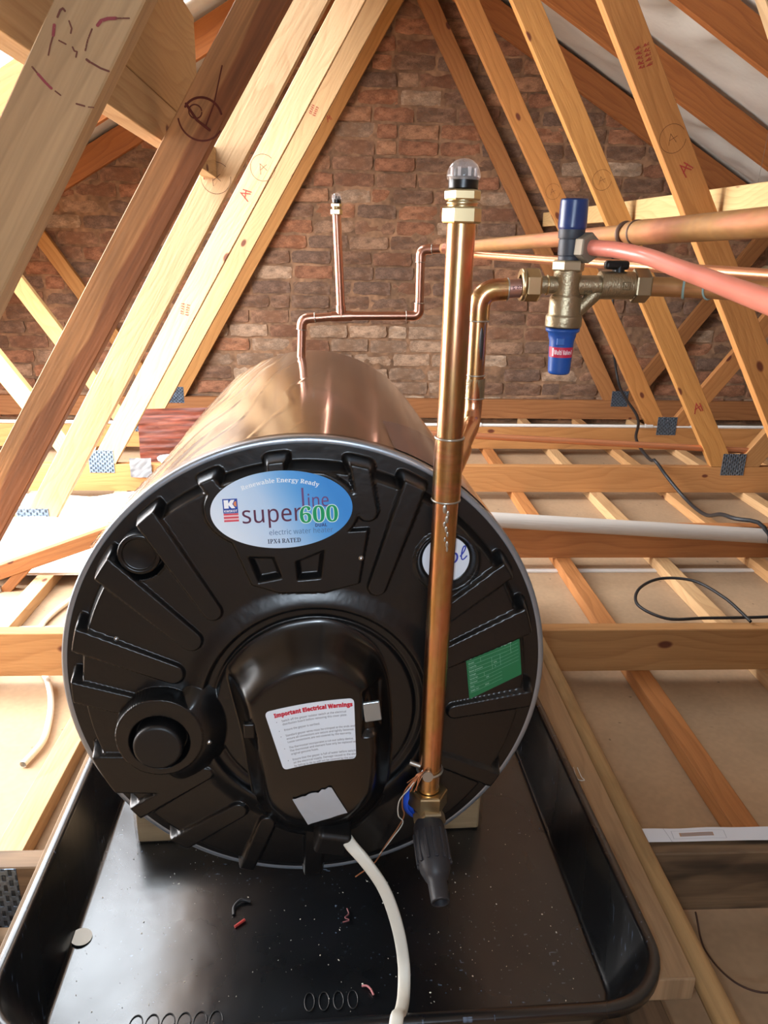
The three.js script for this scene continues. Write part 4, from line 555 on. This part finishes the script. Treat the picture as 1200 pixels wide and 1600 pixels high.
// ------------------------------------------------------------------ pressure control valve
{
  const o = [0.293, 1.0275, -0.103], t = thing('pressure_valve', 'brass pressure control valve with blue caps above and below, joined to the riser branch', 'valve', o);
  t.scale.setScalar(0.93);
  const body = obj('valve_body', [lathe([[0.0165, -0.012], [0.0168, 0.012], [0.0162, 0.02], [0.0135, 0.0205]], 36), lathe([[0.0215, -0.046], [0.0215, -0.036], [0.0195, -0.034], [0.0192, -0.014], [0.0165, -0.011]], 36), lathe([[0.0, -0.050], [0.021, -0.050], [0.0222, -0.048], [0.0222, -0.037], [0.0212, -0.0355], [0.0192, -0.0355]], 36), rod(V(-0.036, 0, 0), V(0, 0, 0), 0.0105, 28), rod(V(0.008, 0, 0), V(0.045, 0.0005, 0), 0.0118, 28), rod(V(0.04, 0.0005, 0), V(0.082, 0.001, 0), 0.0165, 32), rod(V(0.002, -0.044, 0), V(0.042, -0.004, 0), 0.0085, 24)], M.brassDull, t);
  obj('solder_lip', ring(V(-0.0245, 0, 0), V(1, 0, 0), 0.0108, 0.0014), M.brass, body);
  obj('inlet_nut', [orient(hexNut(0.0195, 0.0185), V(-0.043, -0.0005, 0), V(1, 0, 0)), orient(lathe([[0.012, -0.003], [0.0188, -0.003], [0.0195, 0], [0.0188, 0.003], [0.012, 0.003]], 30), V(-0.0545, -0.0005, 0), V(1, 0, 0))], M.brass, t);
  obj('outlet_nut', orient(hexNut(0.0205, 0.02), V(0.0905, 0.001, 0), V(1, 0, 0)), M.brassDull, t);
  obj('bonnet_nut', hexNut(0.0195, 0.013).translate(0, 0.0226, 0), M.brassDull, t);
  obj('relief_body', lathe([[0.0135, 0.028], [0.0138, 0.033], [0.0128, 0.0335], [0.0128, 0.0343], [0.0142, 0.0347], [0.0145, 0.052], [0.0138, 0.0525], [0.0138, 0.0532], [0.0155, 0.0537], [0.0158, 0.0635], [0.0148, 0.065]], 36), M.slate, t);
  obj('upper_cap', lathe([[0.0158, 0.0635], [0.0166, 0.065], [0.0172, 0.0665], [0.0168, 0.0955], [0.0156, 0.0978], [0, 0.0982]].map(([r, y]) => [r * 0.98, y]), 40), M.blueDark, t, 'dark blue cap');
  const low = obj('lower_cap', lathe([[0, -0.1075], [0.0115, -0.1075], [0.0132, -0.106], [0.0138, -0.103], [0.0152, -0.066], [0.0168, -0.0615], [0.0172, -0.057], [0.0205, -0.0545], [0.021, -0.0505], [0, -0.0500]], 40), M.blue, t, 'bright blue adjusting cap');
  { const tex = canvasTex(512, 96, (x) => { x.fillStyle = '#c22a48'; x.fillRect(0, 0, 512, 96); x.fillStyle = '#f2eef0'; x.fillRect(96, 8, 26, 78); x.font = 'bold 60px sans-serif'; x.fillText('Multi Valve-K', 134, 68, 330); }); const g = new THREE.CylinderGeometry(0.01515, 0.0147, 0.0125, 24, 1, true, -1.5, 2.6); g.translate(0, -0.0795, 0); obj('sticker', g, new THREE.MeshStandardMaterial({ map: tex, roughness: 0.4 }), low, 'red sticker'); }
  obj('raised_emblem', new RoundedBoxGeometry(0.0095, 0.0085, 0.003, 2, 0.001).translate(-0.0055, -0.066, 0.0158), std('#3a66ae', 0.4), low);
  obj('lever', [new RoundedBoxGeometry(0.03, 0.0105, 0.012, 3, 0.004).translate(0.059, 0.0245, 0), rod(V(0.063, 0.012, 0), V(0.063, 0.025, 0), 0.0062, 18)], M.blackMatt, t);
  { const tex = canvasTex(96, 96, (x) => { x.strokeStyle = '#6b5c3c'; x.lineWidth = 6; x.strokeRect(10, 10, 76, 76); x.beginPath(); x.moveTo(28, 30); x.lineTo(44, 66); x.lineTo(64, 34); x.stroke(); }); decal(t, 'cast_mark', tex, 0.011, 0.011, [0.0685, 0.001, 0.0168]); const tx2 = canvasTex(128, 48, (x) => { x.fillStyle = '#54482e'; x.font = 'bold 36px sans-serif'; x.fillText('2519', 20, 36); }); decal(t, 'cast_mark', tx2, 0.018, 0.0068, [0.024, -0.007, 0.0122]); }
  const hexs = V(0.55, 0, 0.83); obj('relief_outlet_nut', orient(hexNut(0.0175, 0.014), V(0.0165, 0.0435, 0.0125), hexs), std('#8d8373', 0.6, 0.5), t, 'dusty grey hex nut');
  // relief drain hose
  const hz = thing('drain_hose', 'dusty pink drain pipe curving from the valve towards the right edge', 'pipe', [0.322, 1.076, -0.088]); const ho = V(0.322, 1.076, -0.088), h = (x, y, z) => V(x, y, z).sub(ho);
  obj('tube', new THREE.TubeGeometry(new THREE.CatmullRomCurve3([h(0.3115, 1.0685, -0.088), h(0.332, 1.0665, -0.06), h(0.349, 1.061, -0.02), h(0.354, 1.052, 0.05), h(0.350, 1.045, 0.13), h(0.338, 1.039, 0.22), h(0.325, 1.035, 0.30), h(0.318, 1.025, 0.45), h(0.34, 0.98, 0.72), h(0.40, 0.82, 0.9), h(0.42, 0.4, 0.94), h(0.42, 0.005, 0.94)]), 140, 0.0084, 24, false), M.pink, hz);
  // cold supply pipe from the outlet nut
  const c = thing('cold_supply_pipe', 'dusty copper supply pipe leaving the right end of the brass valve', 'pipe', [0.41, 1.0265, -0.103]); const co = V(0.41, 1.0265, -0.103), cc = (x, y, z) => V(x, y, z).sub(co);
  obj('tube', new THREE.TubeGeometry(new THREE.CatmullRomCurve3([cc(0.380, 1.0280, -0.103), cc(0.425, 1.0275, -0.095), cc(0.462, 1.03, 0.0), cc(0.47, 1.034, 0.1), cc(0.48, 1.036, 0.3), cc(0.50, 1.03, 0.6), cc(0.53, 0.97, 0.86), cc(0.55, 0.75, 0.93), cc(0.55, 0.3, 0.94), cc(0.55, 0.005, 0.94)]), 120, 0.0108, 24, false), M.copperDusty, c);
  obj('corroded_joint', [ring(cc(0.4255, 1.0275, -0.095), V(0.8, 0, 0.4), 0.0112, 0.0016), ring(cc(0.442, 1.0280, -0.068), V(0.5, 0, 0.8), 0.0112, 0.0012)], std('#8fa6a0', 0.8), c, 'pale green corroded joint');
}
// ------------------------------------------------------------------ rear hot water pipes
{
  const t = thing('hot_outlet_pipe', 'thin copper pipe rising from the rear of the drum through a tee to an elbow', 'pipe', [-0.055, 0.822, -0.93]); const o = V(-0.055, 0.822, -0.93), P = (x, y, z = -0.93) => V(x, y, z).sub(o), r = 0.0092;
  obj('tube', pipe([P(-0.0555, 0.826), P(-0.052, 0.908), P(0.033, 0.9155), P(0.203, 0.918), P(0.2025, 1.055), P(0.255, 1.0585, -0.915)], r, 0.02, 200, 20), M.copperNew, t);
  obj('tee_tube', rod(P(0.033, 0.915), P(0.0235, 1.122), r, 20), M.copperNew, t);
  for (const pts of [[P(-0.054, 0.886), P(-0.052, 0.908), P(-0.024, 0.911)], [P(0.175, 0.9178), P(0.203, 0.918), P(0.2028, 0.945)], [P(0.2028, 1.03), P(0.2025, 1.055), P(0.226, 1.0565, -0.924)]]) { const e = obj('elbow', pipe(pts, r + 0.0016, 0.014, 30, 20), M.copperNew, t); obj('solder_joint', [ring(pts[0], pts[1].clone().sub(pts[0]), r + 0.0012, 0.001), ring(pts[2], pts[2].clone().sub(pts[1]), r + 0.0012, 0.001)], M.solder, e); }
  obj('tee_fitting', [rod(P(0.012, 0.914), P(0.056, 0.916), r + 0.0016, 20), rod(P(0.033, 0.915), P(0.032, 0.938), r + 0.0016, 20)], M.copperNew, t);
  const hp = thing('long_copper_pipe', 'long dusty copper pipe running from the rear elbow past the blue valve cap', 'pipe', [0.25, 1.0585, -0.917]); const ho = V(0.25, 1.0585, -0.917), A = V(0.249, 1.0583, -0.919).sub(ho), B = V(0.4515, 1.0988, 0.22).sub(ho), L = (f) => A.clone().lerp(B, f);
  obj('tube', rod(A, L(0.66), 0.0108, 24), M.copperDusty, hp); obj('tube', rod(L(0.66), B, 0.0137, 24), M.copperDusty, hp); obj('tube', pipe([B, L(1.58), L(1.58).setY(0.004 - 1.0585)], 0.0137, 0.04, 60, 24), M.copperDusty, hp); obj('coupling', [ring(L(0.65), B, 0.0122, 0.0028), ring(L(0.672), B, 0.0128, 0.0022)], std('#6d5444', 0.5, 0.5), hp); obj('coupling', rod(L(0.02), L(0.05), 0.0122, 20), M.copperNew, hp);
  const lp = thing('lower_copper_pipe', 'slimmer dark copper pipe passing just below the dusty long pipe, behind the valve', 'pipe', [0.3, 1.04, -1.0]); const lo = V(0.3, 1.04, -1.0), Q = (x, y, z) => V(x, y, z).sub(lo);
  obj('tube', pipe([Q(0.2535, 1.0565, -0.89), Q(0.298, 1.049, -0.778), Q(0.60, 1.0385, -0.19)], 0.0076, 0.03, 40, 20), M.copperRed, lp); obj('coupling', [rod(Q(0.588, 1.0388, -0.228), Q(0.606, 1.0384, -0.17), 0.0102, 20), ring(Q(0.588, 1.0388, -0.228), V(0.3, 0, 1), 0.0098, 0.0016)], M.brassDull, lp); obj('tube', pipe([Q(0.60, 1.0385, -0.19), Q(0.66, 1.038, 0.02), Q(0.765, 1.032, 0.45), Q(0.745, 0.004, 0.45)], 0.0076, 0.04, 60, 20), M.copperDusty, lp);
}
// ------------------------------------------------------------------ pipes, conduit and cables on the right
{
  tag(obj('floor_copper_pipe', rod(V(0.10, 0.31, -2.42), V(2.1, 0.213, -2.42), 0.0135, 20), M.copperRed), 'long bare copper pipe running over the tie beams from behind the drum to the right', 'pipe');
  const c = thing('white_conduit', 'slim white conduit lying along the second tie beam from the brick wall', 'conduit', [0, TT + 0.011, -3.155]); obj('tube', rod(V(-2.4, 0, 0), V(2.9, -0.004, 0), 0.0085, 16), M.conduit, c); for (const x of [0.74, 1.66, -0.6]) obj('coupling', rod(V(x - 0.02, -0.001, 0), V(x + 0.02, -0.001, 0), 0.0115, 16), M.conduit, c);
  tag(obj('grey_plastic_pipe', rod(V(0.1, 0.226, -1.60), V(2.6, 0.0715, -1.60), 0.0255, 24), M.pvc), 'fat grey plastic pipe leaning along the tie beam right of the heater drum', 'pipe');
  const k = thing('black_cable', 'black cable hanging by the brick wall then draping over the tie beams', 'cable', [0, 0, 0]);
  obj('sheath', tube([V(1.598, 1.03, -3.945), V(1.60, 1.0, -3.86), V(1.632, 0.56, -3.80), V(1.69, 0.3, -3.78), V(1.60, 0.20, -3.16), V(1.50, 0.16, -2.9), V(1.405, 0.172, -2.45), V(1.40, 0.185, -2.40), V(1.44, 0.13, -2.36), V(1.49, 0.06, -2.25), V(1.47, 0.07, -2.02), V(1.40, 0.165, -1.75), V(1.40, 0.182, -1.66), V(1.46, 0.184, -1.60), V(1.495, 0.10, -1.558), V(1.50, 0.02, -1.45), V(1.32, 0.06, -1.15), V(1.22, 0.15, -0.98)], 0.0075, 160, 10), M.cableBlack, k);
  const lo = thing('cable_loop', 'black cable bent into an open loop on the tie beam right of the heater', 'cable', [1.0, TT, -1.0]); const q = (x, y, z) => V(x - 1.0, y - TT, z + 1.0);
  obj('sheath', tube([q(1.42, 0.175, -0.94), q(1.25, 0.164, -0.965), q(1.1, 0.163, -0.957), q(0.978, 0.163, -0.955), q(0.872, 0.163, -0.955), q(0.825, 0.166, -1.025), q(0.86, 0.172, -1.115), q(0.94, 0.180, -1.165), q(1.02, 0.185, -1.14), q(1.065, 0.18, -1.04), q(1.078, 0.172, -0.965), q(1.085, 0.165, -0.93)], 0.0042, 140, 8), M.cableBlack, lo);
  obj('cable_end', tube([q(1.18, 0.165, -0.955), q(1.17, 0.17, -0.99), q(1.155, 0.163, -0.925)], 0.006, 20, 8), M.cableBlack, lo);
  const bw = thing('brown_wire', 'thin brown wire curling out below the closest tie beam at lower right', 'wire', [0.72, 0.02, -0.1]); obj('strand', tube([V(-0.1, 0.018, -0.055), V(-0.106, 0.0, 0.0), V(-0.085, 0.001, 0.06), V(-0.045, 0.002, 0.078), V(0.0, 0.002, 0.05), V(0.08, 0.002, 0.035)], 0.0016, 50, 6), std('#4a3024', 0.6), bw);
  // thin hanging threads
  const th = thing('loose_thread', 'hair thin thread hanging by the white roof underlay at upper right', 'thread', [1.72, 1.5, -2.5]); obj('strand', tube([V(0, 0.28, 0), V(-0.012, 0.0, 0.01), V(-0.03, -0.3, 0.02)], 0.0007, 20, 5), std('#6a6258', 0.8), th);
}
// paper strip and ceiling cover strips
{
  const tex = canvasTex(512, 96, (x) => { x.fillStyle = '#d8d8dc'; x.fillRect(0, 0, 512, 96); x.strokeStyle = '#8a8c94'; x.strokeRect(150, 20, 150, 56); x.fillStyle = '#a8846c'; x.fillRect(170, 34, 96, 26); x.fillStyle = '#8a8c94'; for (let i = 0; i < 20; i++) x.fillRect(176 + i * 4.4, 36, 2, 22); x.beginPath(); x.moveTo(130, 0); x.lineTo(142, 96); x.stroke(); });
  const g = new THREE.PlaneGeometry(0.30, 0.024, 20, 3); const p = g.attributes.position; for (let i = 0; i < p.count; i++) p.setZ(i, 0.004 * noise(p.getX(i) * 20, p.getY(i) * 40, 3) + (p.getX(i) < -0.12 ? 0.012 * (-0.12 - p.getX(i)) / 0.03 : 0)); g.rotateX(-Math.PI / 2 + 0.25); g.computeVertexNormals();
  const m = obj('paper_strip', g, new THREE.MeshStandardMaterial({ map: tex, roughness: 0.8, side: THREE.DoubleSide })); m.position.set(0.64, TT + 0.006, -0.192); tag(m, 'torn white paper strip with printed label on the closest tie beam', 'paper strip');
  [[0.55, 2.6, -1.622, 'white cover strip on the ceiling boards behind the cable loop'], [-2.6, -0.62, -1.22, 'sunlit white cover strip on the ceiling boards left of the heater']].forEach(([a, b, z, l]) => tag(obj('cover_strip', new RoundedBoxGeometry(b - a, 0.006, 0.022, 1, 0.001).translate((a + b) / 2, 0.003, z), M.conduit), l, 'cover strip'));
}
// ------------------------------------------------------------------ left side odds and ends
{
  // pale insulation sheet slumped over the tie beam
  const nu = 40, nv = 26, pos = [], idx = []; for (let j = 0; j <= nv; j++) for (let i = 0; i <= nu; i++) { const a = i / nu, b = j / nv, x = mix(-1.55, -0.34, a), z = mix(-2.25, -1.52, b); const over = Math.exp(-Math.pow((z + 1.63) / 0.10, 2)); let y = 0.075 + 0.115 * over + 0.05 * (fbm(x * 4, z * 5, 91, 3) - 0.5); y = mix(y, 0.185 - 0.05 * b, 0.4 * ss(-0.9, -0.4, x)); if (z > -1.6) y = 0.178 - 1.6 * (z + 1.6) - 0.06 * ss(-0.75, -1.15, x); pos.push(x, Math.max(0.045, y), z); }
  for (let j = 0; j < nv; j++) for (let i = 0; i < nu; i++) { const a = j * (nu + 1) + i; idx.push(a, a + nu + 1, a + 1, a + 1, a + nu + 1, a + nu + 2); } const g = new THREE.BufferGeometry(); g.setAttribute('position', new THREE.Float32BufferAttribute(pos, 3)); g.setIndex(idx); g.computeVertexNormals(); const t = g.clone(); t.translate(0, -0.008, 0);
  const s = obj('insulation_sheet', [g, t], std('#e9e0d2', 0.8)); s.material.side = THREE.DoubleSide; tag(s, 'pale sheet slumped over the tie beam left of the heater drum', 'sheet');
  // slanting batten offcut with a short stub
  const o = thing('slanting_offcut', 'slanting brown timber offcut lying below the pale sheet at left', 'offcut', [-0.9, 0.1, -1.49]); const og = timber(-0.29, 0.29, -0.023, 0.023, -0.018, 0.018, 0); og.rotateZ(0.35); og.translate(0.06, 0.04, 0); obj('batten', og, wood('orange', '#d8b894'), o); const st = timber(-0.016, 0.016, -0.07, 0.07, -0.016, 0.016, 1); st.rotateZ(-0.75); st.translate(-0.105, -0.065, 0); obj('stub', st, wood('orange', '#c8a884'), o); obj('foil', new THREE.IcosahedronGeometry(0.022, 1).scale(1, 1.2, 0.7).translate(-0.165, -0.095, 0.015), std('#a8b0ba', 0.35, 0.8), o);
  // rough reddish bark board
  { const g2 = new THREE.BoxGeometry(0.52, 0.26, 0.05, 60, 40, 2), p = g2.attributes.position; for (let i = 0; i < p.count; i++) if (p.getZ(i) > 0) p.setZ(i, p.getZ(i) + 0.014 * (fbm(p.getX(i) * 7, p.getY(i) * 60, 12, 4) - 0.5)); g2.computeVertexNormals(); const tex = dataTex(256, 256, (u, v) => { const a = fbm(u * 6, v * 36, 601, 4, 6, 36); const w2 = ss(0.62, 0.7, fbm(u * 9, v * 30, 611, 3, 9, 30)); return [mix(0.22 + a * 0.36, 0.6, w2 * 0.25), mix(0.09 + a * 0.17, 0.40, w2 * 0.25), mix(0.05 + a * 0.10, 0.3, w2 * 0.25)]; }); const b = obj('bark_board', g2, phys({ roughness: 0.6, map: tex })); b.material.map = tex; b.position.set(-0.66, 0.19, -2.78); b.rotation.set(-0.2, 0, 0.03); tag(b, 'rough reddish brown board standing between the tie beams left of the drum', 'board'); }
  // crumpled foil pieces on the third tie beam
  { const g3 = new THREE.PlaneGeometry(0.09, 0.085, 8, 8), p = g3.attributes.position; for (let i = 0; i < p.count; i++) p.setZ(i, (hash(i, 1, 3) - 0.5) * 0.006); g3.computeVertexNormals(); const m = obj('foil_scrap', g3, std('#8a8e94', 0.5, 0.5)); m.material.side = THREE.DoubleSide; m.position.set(-0.825, TT - 0.012, -2.391); tag(m, 'square of dull foil on the tie beam beside the blue nail plate', 'foil'); const g4 = new THREE.IcosahedronGeometry(0.04, 2), p4 = g4.attributes.position; for (let i = 0; i < p4.count; i++) { const f = 0.7 + 0.6 * noise(p4.getX(i) * 60, p4.getY(i) * 60 + p4.getZ(i) * 30, 4); p4.setXYZ(i, p4.getX(i) * f * 1.3, p4.getY(i) * f * 0.7, p4.getZ(i) * f * 0.6); } const m4 = obj('foil_scrap', toCreasedNormals(g4, 0.2), std('#c2c4c6', 0.35, 0.8)); m4.position.set(-0.705, TT + 0.018, -2.41); tag(m4, 'crumpled ball of shiny foil on the tie beam against the drum', 'foil'); }
  const w = thing('white_wire', 'thin white wire dangling from a left web down to the ceiling boards', 'wire', [-1.0, 0.16, -2.0]); const o2 = V(-1.0, 0.16, -2.0), P = (x, y, z) => V(x, y, z).sub(o2);
  obj('strand', tube([P(-1.01, 0.30, -2.37), P(-0.995, 0.24, -2.36), P(-1.01, 0.215, -2.3), P(-1.03, 0.19, -2.1), P(-1.04, 0.185, -1.9), P(-1.05, 0.215, -1.65), P(-1.06, 0.20, -1.56), P(-1.12, 0.10, -1.46)], 0.003, 60, 8), M.wireWhite, w);
  const c = thing('pale_cable', 'pale cable running on the ceiling boards just left of the drum', 'cable', [-0.75, 0.01, -0.8]); const o3 = V(-0.75, 0.01, -0.8), Q = (x, y, z) => V(x, y, z).sub(o3);
  obj('sheath', tube([Q(-0.765, 0.01, -1.49), Q(-0.812, 0.01, -1.36), Q(-0.829, 0.01, -1.22), Q(-0.78, 0.01, -1.05), Q(-0.70, 0.011, -0.916), Q(-0.661, 0.011, -0.825), Q(-0.639, 0.010, -0.747), Q(-0.627, 0.010, -0.675), Q(-0.64, 0.009, -0.6)], 0.0075, 60, 10), M.wireWhite, c);
}
// ------------------------------------------------------------------ litter in the tray
{
  const y = TT + 0.039 + 0.0062 + 0.0004;
  const d = obj('paper_disc', lathe([[0, 0], [0.0135, 0], [0.0135, 0.0006], [0, 0.0006]].reverse(), 32), std('#ddd8cc', 0.7)); d.position.set(-0.302, y + 0.0022, 0.012); d.rotation.z = -0.12; tag(d, 'round white paper disc lying in the tray near its left wall', 'paper disc');
  const litter = (name, label, cat, geo, m, x, z) => { const o = obj(name, geo, m); o.position.set(x, y + 0.0012, z); tag(o, label, cat); };
  litter('wire_offcut', 'short red wire offcut in the tray below the drum', 'offcut', rod(V(-0.006, 0.0008, 0.005), V(0.006, 0.0008, -0.006), 0.0019, 10), std('#b03a34', 0.5), -0.098, -0.003);
  litter('sheath_curl', 'curled black cable sheath scrap beside the red wire offcut', 'scrap', tube([V(-0.01, 0, 0.012), V(-0.011, 0.002, 0), V(-0.003, 0.003, -0.01), V(0.01, 0.001, -0.009)], 0.0022, 24, 8), M.cableBlack, -0.098, -0.03);
  litter('red_shaving', 'tiny red curled shaving in the middle of the tray floor', 'shaving', tube([V(0, 0, -0.014), V(0.002, 0.001, -0.004), V(-0.003, 0.001, 0.002), V(0.003, 0.001, 0.006), V(-0.006, 0.0005, 0.009)], 0.0009, 24, 6), std('#7e4a4c', 0.5), 0.046, -0.01);
  litter('pink_shaving', 'pink and white shaving at the near end of the tray beside the cable', 'shaving', tube([V(-0.008, 0.0005, -0.004), V(-0.002, 0.002, -0.003), V(0.003, 0.002, 0.002), V(0.006, 0.0005, 0.008)], 0.0014, 24, 6), std('#c07a7c', 0.5), 0.072, 0.098);
  // grit and dust specks over the tray floor: past counting
  const n = 420, g = new THREE.IcosahedronGeometry(1, 0), im = new THREE.InstancedMesh(g, std('#cfc8ba', 0.8), n), o = new THREE.Object3D(), R = rng(99);
  for (let i = 0; i < n; i++) { const x = mix(-0.31, 0.335, R()), z = mix(-0.4, 0.16, Math.pow(R(), 0.8)); o.position.set(x, y + 0.0001, z); o.rotation.set(R() * 3, R() * 3, R() * 3); const s = 0.0003 + 0.0009 * Math.pow(R(), 3); o.scale.set(s * (1 + R()), s * 0.5, s); o.updateMatrix(); im.setMatrixAt(i, o.matrix); }
  im.name = 'dust_specks'; im.userData = { kind: 'stuff', label: 'pale grit and dust specks scattered over the black tray floor', category: 'dust' }; scene.add(im);
}
renderer.render(scene, camera);
